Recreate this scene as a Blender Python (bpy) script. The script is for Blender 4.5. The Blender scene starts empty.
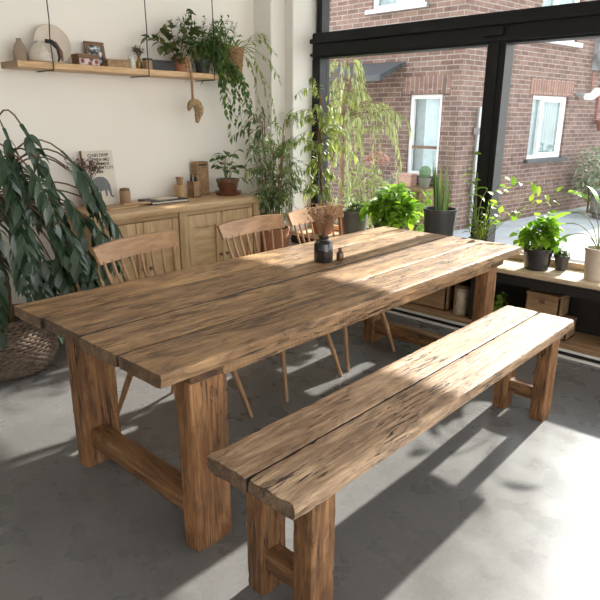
import bpy, bmesh, math, random
from mathutils import Vector, Matrix, noise
random.seed(7)
S = bpy.context.scene
C = S.collection
PI = math.pi
V = Vector
R = random.random
def U(a, b): return a + (b-a)*R()

# ------------------------------------------------------------------ builders
ORG = {}
class MB:
    def __init__(s): s.v = []; s.f = []; s.p = []; s.pid = 0.0; s.d = {}
    def add(s, vs, fs):
        b = len(s.v); s.v += [tuple(v) for v in vs]
        for f in fs: s.f.append(tuple(i+b for i in f)); s.p.append(s.pid)
    def box(s, x0, x1, y0, y1, z0, z1, bev=0.0, M=None):
        bm = bmesh.new(); bmesh.ops.create_cube(bm, size=1)
        for v in bm.verts:
            v.co = V(((x0+x1)/2+v.co.x*(x1-x0), (y0+y1)/2+v.co.y*(y1-y0), (z0+z1)/2+v.co.z*(z1-z0)))
        if bev > 0: bmesh.ops.bevel(bm, geom=bm.edges[:], offset=bev, segments=2, affect='EDGES')
        s.frombm(bm, M); return s
    def frombm(s, bm, M=None):
        bm.verts.index_update()
        s.add([(M @ v.co) if M else v.co for v in bm.verts], [[v.index for v in f.verts] for f in bm.faces]); bm.free()
    def tube(s, pts, r, n=6, caps=True):
        pts = [V(p) for p in pts]; k = len(pts)
        rs = r if isinstance(r, (list, tuple)) else [r]*k
        vs = []; fs = []; pu = None
        for i, p in enumerate(pts):
            t = (pts[min(i+1, k-1)]-pts[max(i-1, 0)])
            t = t.normalized() if t.length > 1e-9 else V((0, 0, 1))
            if pu is None:
                a = V((1, 0, 0)) if abs(t.x) < .8 else V((0, 1, 0)); u = t.cross(a).normalized()
            else:
                u = pu-t*pu.dot(t); u = u.normalized() if u.length > 1e-6 else t.orthogonal().normalized()
            pu = u; w = t.cross(u)
            for j in range(n):
                a = 2*PI*j/n; vs.append(p+(u*math.cos(a)+w*math.sin(a))*rs[i])
        for i in range(k-1):
            for j in range(n):
                fs.append((i*n+j, i*n+(j+1) % n, (i+1)*n+(j+1) % n, (i+1)*n+j))
        if caps: fs.append(tuple(range(n))[::-1]); fs.append(tuple((k-1)*n+j for j in range(n)))
        s.add(vs, fs); return s
    def lathe(s, prof, c=(0, 0, 0), n=32, M=None):
        vs = []; fs = []; k = len(prof)
        for r, z in prof:
            for j in range(n):
                a = 2*PI*j/n; p = V((r*math.cos(a), r*math.sin(a), z))
                if M: p = M @ p
                vs.append(p+V(c))
        for i in range(k-1):
            for j in range(n):
                fs.append((i*n+j, i*n+(j+1) % n, (i+1)*n+(j+1) % n, (i+1)*n+j))
        fs.append(tuple(range(n))[::-1]); fs.append(tuple((k-1)*n+j for j in range(n)))
        s.add(vs, fs); return s
    def prism(s, poly, f, t0, t1):
        """poly 2-D, f(u,v,t)->xyz"""
        n = len(poly); vs = [f(u, v, t0) for u, v in poly]+[f(u, v, t1) for u, v in poly]
        fs = [tuple(range(n))[::-1], tuple(range(n, 2*n))]+[(i, (i+1) % n, n+(i+1) % n, n+i) for i in range(n)]
        s.add(vs, fs); return s
    def leaf(s, p, d, L, W, n=4, droop=.4, fold=.22, lobes=0, tipw=0.8, up=V((0, 0, 1))):
        p = V(p); d = V(d).normalized(); vs = []; fs = []
        sd = d.cross(up); sd = sd.normalized() if sd.length > 1e-4 else V((1, 0, 0))
        tw = U(-.5, .5); step = L/n; c = p.copy(); dd = d.copy()
        for i in range(n+1):
            t = i/n
            w = W*.5*math.sin(PI*min(1, (t*.97+.03))**tipw)
            w = max(w, W*.02)
            nn = sd.cross(dd).normalized()
            s2 = (sd*math.cos(tw)+nn*math.sin(tw)).normalized(); n2 = s2.cross(dd).normalized()
            wl = wr = w; sl_ = sr_ = V((0, 0, 0))
            if lobes:
                if i == 0: ph = (U(0, 1), U(0, 1)); cv = U(-.25, .25)
                gl = abs(math.sin(lobes*PI*t+ph[0]))**.6; gr = abs(math.sin(lobes*PI*t+ph[1]))**.6; w = W*.5*min(1, (t+.12)*2.2)*min(1, (1.02-t)*3.2)
                wl = w*(.30+.70*gl*U(.85, 1.1)); wr = w*(.30+.70*gr*U(.85, 1.1)); sl_ = dd*(wl*.45); sr_ = dd*(wr*.45)
                s2 = (s2+n2*.12*math.sin(t*9+tw*4)).normalized(); dd = (dd+s2*cv*step/L).normalized()
            vs += [c+s2*wl+n2*wl*fold+sl_, c, c-s2*wr+n2*wr*fold+sr_]
            dd = (dd+V((0, 0, -1))*droop*step/L*1.0).normalized(); c = c+dd*step
        for i in range(n):
            a = i*3; fs += [(a, a+1, a+4, a+3), (a+1, a+2, a+5, a+4)]
        s.add(vs, fs)
    def beam(s, axis, a0, a1, b0, b1, c0, c1, amp=.002, chip=.004, step=.03, nb=3, ncs=2, rad=.004, seed=0, ends=.003, dirty=(0, 0)):
        """a rough sawn timber along axis; b, c the two cross axes in xyz order"""
        N = max(3, int((a1-a0)/step)); ring = []
        def edge(p, q, m):
            for i in range(1, m): ring.append((p[0]+(q[0]-p[0])*i/m, p[1]+(q[1]-p[1])*i/m, 0))
        cs = [(b0, c0, 1, 1), (b1, c0, -1, 1), (b1, c1, -1, -1), (b0, c1, 1, -1)]
        for k in range(4):
            b, c, sb, sc = cs[k]
            # order along the walk
            if k == 0: ring += [(b, c+sc*rad, 1), (b+sb*rad*.3, c+sc*rad*.3, 1), (b+sb*rad, c, 1)]
            if k == 1: ring += [(b+sb*rad, c, 1), (b+sb*rad*.3, c+sc*rad*.3, 1), (b, c+sc*rad, 1)]
            if k == 2: ring += [(b, c+sc*rad, 1), (b+sb*rad*.3, c+sc*rad*.3, 1), (b+sb*rad, c, 1)]
            if k == 3: ring += [(b+sb*rad, c, 1), (b+sb*rad*.3, c+sc*rad*.3, 1), (b, c+sc*rad, 1)]
            q = cs[(k+1) % 4]; edge((b, c), (q[0], q[1]), nb if k in (0, 2) else ncs)
        n = len(ring); bc = ((b0+b1)/2, (c0+c1)/2); vs = []
        for i in range(N+1):
            t = i/N; a = a0+(a1-a0)*t
            for (b, c, e) in ring:
                pa = a
                if i in (0, N): pa = a+ends*noise.noise(V((b*25+seed, c*25, i)))*(1.5)
                q = V((pa*9+seed*7.3, b*9, c*9))
                kk = noise.noise(q*.4)*amp*.5+noise.noise(q*3.1)*amp*.35
                if e: kk += max(0, noise.noise(q*4.3+V((5, 5, 5)))-.2)*chip*1.6+max(0, noise.noise(q*.9+V((9, 5, 2)))-.3)*chip*.6
                if i in (0, N) and e: kk += chip*.4
                db = (bc[0]-b); dc = (bc[1]-c); l = math.hypot(db, dc)
                if not e:
                    if abs(abs(b-bc[0])-(b1-b0)/2) < 1e-6: dc = 0
                    else: db = 0
                    l = abs(db)+abs(dc)
                b2 = b+db/l*kk; c2 = c+dc/l*kk
                vs.append({'x': (pa, b2, c2), 'y': (b2, pa, c2), 'z': (b2, c2, pa)}[axis])
        fs = []
        for i in range(N):
            for j in range(n):
                f = (i*n+j, i*n+(j+1) % n, (i+1)*n+(j+1) % n, (i+1)*n+j)
                mb_ = (ring[j][0]+ring[(j+1) % n][0])/2
                if (dirty[0] and mb_ < b0+.0022) or (dirty[1] and mb_ > b1-.0022): s.d[len(s.f)+len(fs)] = 1.0  # board-joint faces: shade between boards put into the colour
                fs.append(f)
        for k in range(2): s.d[len(s.f)+len(fs)+k] = .5  # end caps: darker end grain
        fs.append(tuple(range(n))[::-1]); fs.append(tuple(N*n+j for j in range(n)))
        s.add(vs, fs); return s
    def build(s, name, mat, parent=None, smooth=False, world=True):
        me = bpy.data.meshes.new(name)
        if parent is not None: org = ORG[parent] if world else V((0, 0, 0))
        elif world == 'keep': org = V((0, 0, 0))
        else:
            xs = [v[0] for v in s.v]; ys = [v[1] for v in s.v]; zs = [v[2] for v in s.v]
            org = V(((min(xs)+max(xs))/2, (min(ys)+max(ys))/2, min(zs)))
        me.from_pydata([(v[0]-org.x, v[1]-org.y, v[2]-org.z) for v in s.v], [], s.f)
        me.update()
        bm = bmesh.new(); bm.from_mesh(me); bmesh.ops.recalc_face_normals(bm, faces=bm.faces[:]); bm.to_mesh(me); bm.free()
        if any(s.p):
            at = me.attributes.new('pid', 'FLOAT', 'FACE')
            for i, x in enumerate(s.p): at.data[i].value = x
        if s.d:
            at = me.attributes.new('dirt', 'FLOAT', 'FACE')
            for i in s.d: at.data[i].value = s.d[i]
        if smooth:
            me.polygons.foreach_set('use_smooth', [True]*len(me.polygons))
            try: me.set_sharp_from_angle(angle=math.radians(30))
            except Exception: pass
        o = bpy.data.objects.new(name, me); C.objects.link(o); me.materials.append(mat)
        if parent is not None: o.parent = parent; ORG[o] = org
        else: o.location = org; ORG[o] = org
        return o
def tag(o, label, cat, group=None, kind=None):
    o['label'] = label; o['category'] = cat
    if group: o['group'] = group
    if kind: o['kind'] = kind
    return o
def thing(name, label, cat, loc=(0, 0, 0), group=None, rz=0):
    o = bpy.data.objects.new(name, None); o.empty_display_size = .1; C.objects.link(o)
    o.location = loc; o.rotation_euler = (0, 0, rz); ORG[o] = V(loc)
    return tag(o, label, cat, group)
def struct(o, cat='structure', label=None):
    o['kind'] = 'structure'; o['category'] = cat
    if label: o['label'] = label
    return o

# ------------------------------------------------------------------ materials
def newmat(name):
    m = bpy.data.materials.new(name); m.use_nodes = True; nt = m.node_tree
    return m, nt, nt.nodes['Principled BSDF'], nt.nodes['Material Output']
def N(nt, t, **k):
    n = nt.nodes.new(t)
    for a, b in k.items():
        if a in n.inputs: n.inputs[a].default_value = b
        else: setattr(n, a, b)
    return n
def ramp(nt, fac, stops):
    n = nt.nodes.new('ShaderNodeValToRGB'); e = n.color_ramp.elements
    while len(e) < len(stops): e.new(.5)
    for el, (p, c) in zip(e, stops):
        el.position = p; el.color = (c if len(c) == 4 else (*c, 1)) if hasattr(c, '__len__') else (c, c, c, 1)
    nt.links.new(fac, n.inputs['Fac']); return n.outputs['Color']
def mixc(nt, fac, a, b, mode='MIX'):
    n = nt.nodes.new('ShaderNodeMix'); n.data_type = 'RGBA'; n.blend_type = mode
    for inp, x in ((n.inputs[0], fac), (n.inputs[6], a), (n.inputs[7], b)):
        if isinstance(x, bpy.types.NodeSocket): nt.links.new(x, inp)
        elif hasattr(x, '__len__'): inp.default_value = (*x[:3], 1)
        elif inp == n.inputs[0] or inp.type == "VALUE": inp.default_value = x
        else: inp.default_value = (x, x, x, 1)
    return n.outputs[2]
def lin(r, g, b):
    f = lambda c: (c/255)/12.92 if c/255 <= .04045 else ((c/255+.055)/1.055)**2.4
    return (f(r), f(g), f(b))
def plain(name, col, rough=.6, metal=0, var=.12, scale=12, bump=0.0, bscale=60, coat=0, spec=.5):
    m, nt, b, out = newmat(name)
    tc = N(nt, 'ShaderNodeTexCoord'); n = N(nt, 'ShaderNodeTexNoise', Scale=scale, Detail=5.0)
    nt.links.new(tc.outputs['Object'], n.inputs['Vector'])
    c = ramp(nt, n.outputs['Fac'], [(.3, tuple(x*(1-var) for x in col)), (.7, tuple(min(1, x*(1+var)) for x in col))])
    nt.links.new(c, b.inputs['Base Color'])
    b.inputs['Roughness'].default_value = rough; b.inputs['Metallic'].default_value = metal
    b.inputs['Specular IOR Level'].default_value = spec
    if coat: b.inputs['Coat Weight'].default_value = coat
    if bump:
        n2 = N(nt, 'ShaderNodeTexNoise', Scale=bscale, Detail=6.0); nt.links.new(tc.outputs['Object'], n2.inputs['Vector'])
        bp = N(nt, 'ShaderNodeBump', Strength=bump, Distance=.01); nt.links.new(n2.outputs['Fac'], bp.inputs['Height'])
        nt.links.new(bp.outputs['Normal'], b.inputs['Normal'])
    return m
def wood(name, axis, dark, mid, light, crack=.5, rough=.62, bump=.5, across=24., along=1.5, wear=.3, crackcol=(.02, .012, .008), pale=None, fibre=.4, saw=0, mottle=.15):
    m, nt, b, out = newmat(name); L = nt.links.new
    tc = N(nt, 'ShaderNodeTexCoord'); at = N(nt, 'ShaderNodeAttribute', attribute_name='pid')
    vm = N(nt, 'ShaderNodeVectorMath', operation='MULTIPLY_ADD')
    cx = N(nt, 'ShaderNodeCombineXYZ')
    for i in range(3): L(at.outputs['Fac'], cx.inputs[i])
    L(cx.outputs[0], vm.inputs[0]); vm.inputs[1].default_value = (3.7, 5.3, 1.9); L(tc.outputs['Object'], vm.inputs[2])
    def mp(al, ac):
        n = N(nt, 'ShaderNodeMapping'); sc = [ac]*3; sc['xyz'.index(axis)] = al; n.inputs['Scale'].default_value = sc
        L(vm.outputs[0], n.inputs['Vector']); return n.outputs[0]
    def nz(al, ac, det=6., dist=0., rg=.55):
        n = N(nt, 'ShaderNodeTexNoise', Scale=1.0, Detail=det, Distortion=dist, Roughness=rg); L(mp(al, ac), n.inputs['Vector']); return n.outputs['Fac']
    fig = nz(along, across, 7., 1.2, .6); fib = nz(along*5, across*5.5, 5., .3, .65); big = nz(1.6, 6., 5., .8, .6); mot = nz(7., 20., 5., .6, .65)
    cr1 = nz(along*4.5, across*4.2, 4., .8, .6); msk = nz(3., 9., 3.)
    c = ramp(nt, fig, [(.32, dark), (.47, mid), (.64, light)])
    c = mixc(nt, fibre, c, ramp(nt, fib, [(.40, (.42, .39, .35)), (.58, (1.2, 1.2, 1.2))]), 'MULTIPLY')
    if saw:
        wv = N(nt, 'ShaderNodeTexWave', wave_type='BANDS', bands_direction=axis.upper(), Scale=14., Distortion=2.5); wv.inputs['Detail Scale'].default_value = 3.; L(vm.outputs[0], wv.inputs['Vector'])
        sm = N(nt, 'ShaderNodeMath', operation='MULTIPLY'); L(ramp(nt, nz(1.6, 5.5, 3., .5), [(.52, 0.), (.62, 1.)]), sm.inputs[0]); sm.inputs[1].default_value = saw
        c = mixc(nt, sm.outputs[0], c, mixc(nt, 1.0, c, ramp(nt, wv.outputs['Fac'], [(.2, (.35, .34, .36)), (.8, (.85, .84, .86))]), 'MULTIPLY'))
    # plank to plank tone
    pw = N(nt, 'ShaderNodeTexWhiteNoise', noise_dimensions='1D'); L(at.outputs['Fac'], pw.inputs['W'])
    c = mixc(nt, 1.0, c, ramp(nt, pw.outputs['Value'], [(0, (.8, .78, .76)), (1, (1.12, 1.1, 1.06))]), 'MULTIPLY')
    c = mixc(nt, wear, c, ramp(nt, big, [(.35, dark), (.62, pale or light)]))
    c = mixc(nt, 1.0, c, ramp(nt, mot, [(.36, tuple(1-mottle*k for k in (.62, .66, .70))), (.5, (1, 1, 1)), (.66, (1+.25*mottle,)*3)]), 'MULTIPLY')
    ck = ramp(nt, cr1, [(.57, 0.), (.60, 1.)]); mk = ramp(nt, msk, [(.50, 0.), (.58, 1.)])
    ckm = mixc(nt, 1.0, ck, mk, 'MULTIPLY')
    # insect pits and knots
    vo = N(nt, 'ShaderNodeTexVoronoi', Scale=1.0, Randomness=1.0); L(mp(5, 22), vo.inputs['Vector'])
    pit = ramp(nt, vo.outputs['Distance'], [(.05, 1.), (.13, 0.)])
    kn = N(nt, 'ShaderNodeTexVoronoi', Scale=1.0); L(mp(1.2, 4.0), kn.inputs['Vector'])
    knot = ramp(nt, kn.outputs['Distance'], [(.03, 1.), (.13, 0.)])
    dk = mixc(nt, 1.0, ckm, mixc(nt, 1.0, pit, .55, 'MULTIPLY'), 'LIGHTEN')
    dk = mixc(nt, 1.0, dk, mixc(nt, 1.0, knot, .7, 'MULTIPLY'), 'LIGHTEN')
    f = N(nt, 'ShaderNodeMath', operation='MULTIPLY'); L(dk, f.inputs[0]); f.inputs[1].default_value = crack
    c = mixc(nt, f.outputs[0], c, crackcol)
    da = N(nt, 'ShaderNodeAttribute', attribute_name='dirt'); c = mixc(nt, da.outputs['Fac'], c, (.03, .018, .011))  # paints shade into board seams, and darkens real end grain
    L(c, b.inputs['Base Color']); b.inputs['Roughness'].default_value = rough
    h1 = N(nt, 'ShaderNodeMath', operation='MULTIPLY_ADD'); L(fib, h1.inputs[0]); h1.inputs[1].default_value = .5; L(fig, h1.inputs[2])
    h2 = N(nt, 'ShaderNodeMath', operation='MULTIPLY_ADD'); L(f.outputs[0], h2.inputs[0]); h2.inputs[1].default_value = -2.2; L(h1.outputs[0], h2.inputs[2])
    bp = N(nt, 'ShaderNodeBump', Strength=bump, Distance=.006); L(h2.outputs[0], bp.inputs['Height']); L(bp.outputs['Normal'], b.inputs['Normal'])
    return m
def leafmat(name, dark, light, rough=.45, trans=.35, spec=.5):
    m, nt, b, out = newmat(name); L = nt.links.new
    g = N(nt, 'ShaderNodeNewGeometry')
    c = ramp(nt, g.outputs['Random Per Island'], [(0, dark), (.6, tuple((a+b_)/2 for a, b_ in zip(dark, light))), (1, light)])
    L(c, b.inputs['Base Color']); b.inputs['Roughness'].default_value = rough; b.inputs['Specular IOR Level'].default_value = spec
    t = N(nt, 'ShaderNodeBsdfTranslucent'); mc = mixc(nt, 1.0, c, (1.2, 1.25, .65), 'MULTIPLY'); L(mc, t.inputs['Color'])
    mx = N(nt, 'ShaderNodeMixShader'); mx.inputs[0].default_value = trans
    L(b.outputs[0], mx.inputs[1]); L(t.outputs[0], mx.inputs[2]); L(mx.outputs[0], out.inputs[0])
    return m
def brick(name, tan, c1, c2, mort, w=.21, h=.068, soldier=False):
    m, nt, b, out = newmat(name); L = nt.links.new
    g = N(nt, 'ShaderNodeTexCoord'); dp = N(nt, 'ShaderNodeVectorMath', operation='DOT_PRODUCT'); dp.inputs[1].default_value = tan
    L(g.outputs['Object'], dp.inputs[0]); sp = N(nt, 'ShaderNodeSeparateXYZ'); L(g.outputs['Object'], sp.inputs[0])
    cb = N(nt, 'ShaderNodeCombineXYZ')
    if soldier: L(sp.outputs[2], cb.inputs[0]); L(dp.outputs['Value'], cb.inputs[1])
    else: L(dp.outputs['Value'], cb.inputs[0]); L(sp.outputs[2], cb.inputs[1])
    bt = N(nt, 'ShaderNodeTexBrick'); L(cb.outputs[0], bt.inputs['Vector'])
    for k, v in {'Color1': (*c1, 1), 'Color2': (*c2, 1), 'Mortar': (*mort, 1), 'Scale': 1.0, 'Mortar Size': .0065, 'Mortar Smooth': .3, 'Brick Width': w, 'Row Height': h, 'Bias': -.1}.items(): bt.inputs[k].default_value = v
    n = N(nt, 'ShaderNodeTexNoise', Scale=7.0, Detail=5.0); L(g.outputs['Object'], n.inputs['Vector'])
    c = mixc(nt, .6, bt.outputs['Color'], ramp(nt, n.outputs['Fac'], [(.3, (.62, .6, .6)), (.7, (1.25, 1.2, 1.18))]), 'MULTIPLY')
    L(c, b.inputs['Base Color']); b.inputs['Roughness'].default_value = .85
    bp = N(nt, 'ShaderNodeBump', Strength=.6, Distance=.01, invert=True); L(bt.outputs['Fac'], bp.inputs['Height']); L(bp.outputs['Normal'], b.inputs['Normal'])
    return m
def glassmat(name, tint=(.97, .985, .98), refl=.9):
    m, nt, b, out = newmat(name); L = nt.links.new; nt.nodes.remove(b)
    t = N(nt, 'ShaderNodeBsdfTransparent'); t.inputs[0].default_value = (*tint, 1)
    g = N(nt, 'ShaderNodeBsdfGlossy'); g.inputs['Roughness'].default_value = .02; g.inputs['Color'].default_value = (refl, refl, refl, 1)
    lw = N(nt, 'ShaderNodeLayerWeight', Blend=.5); pw = N(nt, 'ShaderNodeMath', operation='POWER'); L(lw.outputs['Facing'], pw.inputs[0]); pw.inputs[1].default_value = 5
    fr = N(nt, 'ShaderNodeMath', operation='MULTIPLY_ADD'); L(pw.outputs[0], fr.inputs[0]); fr.inputs[1].default_value = .9; fr.inputs[2].default_value = .035
    mx = N(nt, 'ShaderNodeMixShader'); L(fr.outputs[0], mx.inputs[0]); L(t.outputs[0], mx.inputs[1]); L(g.outputs[0], mx.inputs[2]); L(mx.outputs[0], out.inputs[0])
    return m

OLD = dict(dark=(.12, .06, .03), mid=(.36, .20, .09), light=(.60, .37, .18), pale=(.58, .365, .185), fibre=.7, saw=.6, mottle=.75)
M_TOP = wood('reclaimed_oak_boards', 'x', crack=.9, bump=.9, wear=.5, rough=.5, **OLD)
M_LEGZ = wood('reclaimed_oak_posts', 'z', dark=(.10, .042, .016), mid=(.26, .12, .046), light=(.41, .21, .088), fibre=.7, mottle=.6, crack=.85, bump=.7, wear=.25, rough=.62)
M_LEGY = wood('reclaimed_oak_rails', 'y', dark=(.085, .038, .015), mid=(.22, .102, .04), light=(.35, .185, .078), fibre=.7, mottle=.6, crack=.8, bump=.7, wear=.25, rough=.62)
M_BENCH = wood('weathered_oak_boards', 'x', dark=(.17, .095, .053), mid=(.42, .26, .155), light=(.62, .43, .275), pale=(.62, .45, .30), fibre=.7, mottle=.6, crack=.95, bump=.95, wear=.35, rough=.55, across=26., along=2.)
CH = dict(dark=(.25, .125, .05), mid=(.35, .19, .085), light=(.44, .255, .125))
M_CHX = wood('chair_beech_rail', 'x', crack=.05, bump=.08, wear=.2, rough=.4, across=10, **CH)
M_CHZ = wood('chair_beech_turned', 'z', crack=.05, bump=.08, wear=.2, rough=.4, across=10, **CH)
SB = dict(dark=(.40, .25, .12), mid=(.54, .36, .19), light=(.64, .45, .26), fibre=.25)
M_SBX = wood('pale_oak_lengthways', 'x', crack=.25, bump=.2, wear=.3, rough=.5, across=10, along=.8, **SB)
M_SBZ = wood('pale_oak_upright', 'z', crack=.25, bump=.2, wear=.3, rough=.5, across=10, along=.8, **SB)
M_SHELF = wood('shelf_pine', 'x', dark=(.50, .31, .15), mid=(.62, .40, .21), light=(.70, .48, .27), crack=.1, bump=.1, wear=.2, rough=.5)
M_SILL = wood('sill_pine', 'y', dark=(.5, .36, .22), mid=(.62, .47, .31), light=(.74, .6, .43), crack=.3, bump=.2, wear=.3, rough=.5)
M_BOXW = wood('crate_wood', 'y', dark=(.20, .11, .05), mid=(.36, .22, .11), light=(.48, .32, .18), crack=.3, bump=.2, wear=.3)
M_DARKW = wood('dark_wood', 'x', dark=(.10, .05, .025), mid=(.20, .11, .055), light=(.30, .17, .09), crack=.3, bump=.2, wear=.3)
M_BLACK = plain('black_powder_coated_steel', (.008, .009, .010), .4, var=.2, spec=.3)
M_BLKW = plain('black_painted_wood', (.018, .016, .015), .5, var=.25, bump=.1)
M_WIRE = plain('black_wire', (.02, .02, .02), .6)
M_WALL = plain('cream_plaster', (.87, .83, .765), .9, var=.02, scale=1.5, bump=.08, bscale=25)
M_PIER = plain('off_white_plaster', (.80, .78, .73), .85, var=.02, scale=1.5, bump=.05, bscale=25)
M_CEIL = plain('white_ceiling_paint', (.82, .80, .77), .9, var=.02)
M_GLASS = glassmat('window_glass')
M_TERRA = plain('terracotta', (.42, .18, .09), .75, var=.2, bump=.2)
M_BROWNP = plain('glazed_brown_ceramic', (.16, .055, .03), .3, var=.2, coat=.3)
M_DKPOT = plain('dark_grey_pot', (.05, .05, .052), .45, var=.15)
M_GREYPOT = plain('olive_grey_pot', (.16, .155, .13), .6, var=.12)
M_CREAMP = plain('cream_ceramic', (.60, .53, .44), .55, var=.08, bump=.1)
M_BEIGEP = plain('beige_clay', (.50, .42, .34), .7, var=.1, bump=.15)
M_SOIL = plain('potting_soil', (.05, .03, .02), .95, var=.4, bump=.6, bscale=90)
M_STEM = plain('green_stem', (.16, .20, .06), .6, var=.25)
M_BARK = plain('brown_bark', (.17, .10, .055), .85, var=.35, bump=.5, bscale=50)
M_ROPE = plain('jute_rope', (.38, .23, .11), .9, var=.3, scale=60, bump=.7, bscale=150)
M_WICK = plain('brown_wicker', (.20, .14, .10), .75, var=.4, scale=30, bump=.5, bscale=120)
M_DRY = leafmat('dried_flowers', (.28, .15, .08), (.52, .34, .22), .8, .25)
M_DRYD = leafmat('dark_dried_flowers', (.12, .07, .055), (.26, .17, .13), .8, .15)
M_L_BIG = leafmat('blue_green_leaf', (.014, .043, .018), (.055, .10, .055), .28, .10, .7)
M_L_BAM = leafmat('bamboo_leaf', (.05, .10, .03), (.20, .27, .10), .45, .35)
M_L_FIG = leafmat('light_fig_leaf', (.13, .19, .05), (.38, .42, .16), .45, .45)
M_L_OUT = leafmat('garden_leaf', (.22, .26, .11), (.62, .62, .38), .6, .5)
M_L_GRN = leafmat('fresh_green_leaf', (.13, .28, .02), (.34, .54, .07), .4, .5)
M_L_DKG = leafmat('garden_dark_leaf', (.06, .10, .05), (.20, .26, .16), .6, .3)
M_L_SNK = leafmat('sansevieria_leaf', (.06, .12, .04), (.22, .27, .10), .4, .15)
M_L_TRL = leafmat('trailing_leaf', (.035, .09, .02), (.14, .24, .06), .4, .3)
M_L_YEL = leafmat('yellow_green_leaf', (.14, .26, .03), (.38, .47, .09), .45, .5)
M_PINK = leafmat('pink_flowers', (.50, .26, .23), (.72, .50, .45), .8, .1)
M_GBLK = plain('black_glazed_bottle', (.012, .012, .014), .14, var=.1, coat=.5)
M_AMBER = plain('brown_bottle_glass', (.10, .035, .012), .2, var=.15, coat=.4)
M_WHITE = plain('white_window_paint', (.80, .80, .79), .4, var=.04)
M_STEEL = plain('galvanised_steel', (.42, .43, .44), .4, metal=.6, var=.1)
M_DKROOF = plain('dark_zinc', (.05, .055, .06), .5, var=.25)
M_KRAFT = plain('kraft_paper', (.38, .25, .15), .8, var=.08)
M_BLKBOOK = plain('black_leather_cover', (.02, .02, .022), .5, var=.1)
M_PAPER = plain('pale_paper', (.66, .58, .48), .8, var=.04)
M_CURT = plain('pale_blue_curtain', (.74, .83, .88), .8, var=.1)
M_BLIND = plain('grey_teal_blind', (.27, .34, .36), .7, var=.25, scale=4)
M_ROOMD = plain('dim_room_interior', (.30, .37, .40), .9, var=.2)
M_RED = plain('faded_red_plastic', (.28, .10, .07), .7)
M_BLUE = plain('blue_glass_bottle', (.02, .13, .20), .25, coat=.3)

def concrete():
    m, nt, b, out = newmat('polished_concrete'); L = nt.links.new
    tc = N(nt, 'ShaderNodeTexCoord')
    def nz(s, d=5., ds=0.):
        n = N(nt, 'ShaderNodeTexNoise', Scale=s, Detail=d, Distortion=ds); L(tc.outputs['Object'], n.inputs['Vector']); return n.outputs['Fac']
    a = nz(1.1, 4., 0.); f = nz(7., 6., 0.)
    c = ramp(nt, a, [(.3, (.135, .129, .124)), (.7, (.20, .196, .192))])
    c = mixc(nt, .3, c, ramp(nt, f, [(.25, (.90, .90, .90)), (.75, (1.08, 1.08, 1.08))]), 'MULTIPLY')
    L(c, b.inputs['Base Color'])
    c = mixc(nt, .6, c, ramp(nt, nz(70., 3.), [(.3, (.86, .86, .86)), (.7, (1.12, 1.12, 1.12))]), 'MULTIPLY'); L(c, b.inputs['Base Color'])
    L(ramp(nt, f, [(.3, .24), (.7, .34)]), b.inputs['Roughness'])
    return m
M_FLOOR = concrete()
M_PAVE = plain('grey_pavement', (.36, .36, .36), .8, var=.12, scale=3, bump=.2)
TB = (.991, -.131, 0)
BC = dict(c1=(.125, .066, .05), c2=(.215, .13, .10), mort=(.31, .27, .245))
M_BRA = brick('red_brick_side', (0, 1, 0), **BC)
M_BRB = brick('red_brick_front', TB, **BC)
M_SOLA = brick('soldier_brick_side', (0, 1, 0), (.14, .08, .065), (.25, .14, .11), (.34, .29, .26), w=.4, h=.075, soldier=True)
M_SOLB = brick('soldier_brick_front', TB, (.19, .09, .062), (.27, .145, .105), (.34, .29, .25), w=.4, h=.075, soldier=True)

# ------------------------------------------------------------------ the room
WY = 3.95; GX = 4.18; CZ = 3.2; YR = -2.6; XB = -1.7
def box_struct(name, b, mat, label=None, bev=0):
    return struct(MB().box(*b, bev).build(name, mat), 'structure', label)
box_struct('floor', (XB, 4.3, YR, WY, -.12, 0), M_FLOOR, 'polished grey concrete floor')
box_struct('ceiling', (XB, 4.3, YR, WY+.15, CZ, CZ+.12), M_CEIL, 'white ceiling')
box_struct('wall_left', (XB, 4.3, WY, WY+.15, -.1, CZ), M_WALL, 'cream plaster wall behind the sideboard')
def wallholes(f, u0, u1, z0, z1, holes, t):
    """f(u, w, z): w runs through the thickness"""
    mb = MB(); us = sorted({u0, u1, *[h[0] for h in holes], *[h[1] for h in holes]}); zs = sorted({z0, z1, *[h[2] for h in holes], *[h[3] for h in holes]})
    def inh(a, b): return any(h[0] < a < h[1] and h[2] < b < h[3] for h in holes)
    for i in range(len(us)-1):
        for j in range(len(zs)-1):
            a, b, c, d = us[i], us[i+1], zs[j], zs[j+1]
            if inh((a+b)/2, (c+d)/2): continue
            for w in (0, t): mb.add([f(a, w, c), f(b, w, c), f(b, w, d), f(a, w, d)], [(0, 1, 2, 3)])
    for a, b, c, d in list(holes)+[(u0, u1, z0, z1)]:
        for p, q in (((a, c), (b, c)), ((b, c), (b, d)), ((b, d), (a, d)), ((a, d), (a, c))):
            mb.add([f(p[0], 0, p[1]), f(q[0], 0, q[1]), f(q[0], t, q[1]), f(p[0], t, p[1])], [(0, 1, 2, 3)])
    return mb
struct(wallholes(lambda u, w, z: (u, YR-w, z), XB, 4.3, 0, CZ, [(-1.1, 3.4, .3, 2.8)], .15).build('wall_right', M_CEIL), 'structure', 'white wall with a wide window, out of view')  # wide opening added in this unseen wall to let in fill light
struct(wallholes(lambda u, w, z: (XB-w, u, z), YR, WY, 0, CZ, [(-1.9, -1.2, 1.0, 2.3)], .15).build('wall_back', M_CEIL), 'structure', 'white wall behind the viewpoint')
box_struct('wall_front', (4.10, 4.32, YR, 3.65, 3.02, CZ), M_PIER, 'plaster strip above the window wall')
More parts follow.
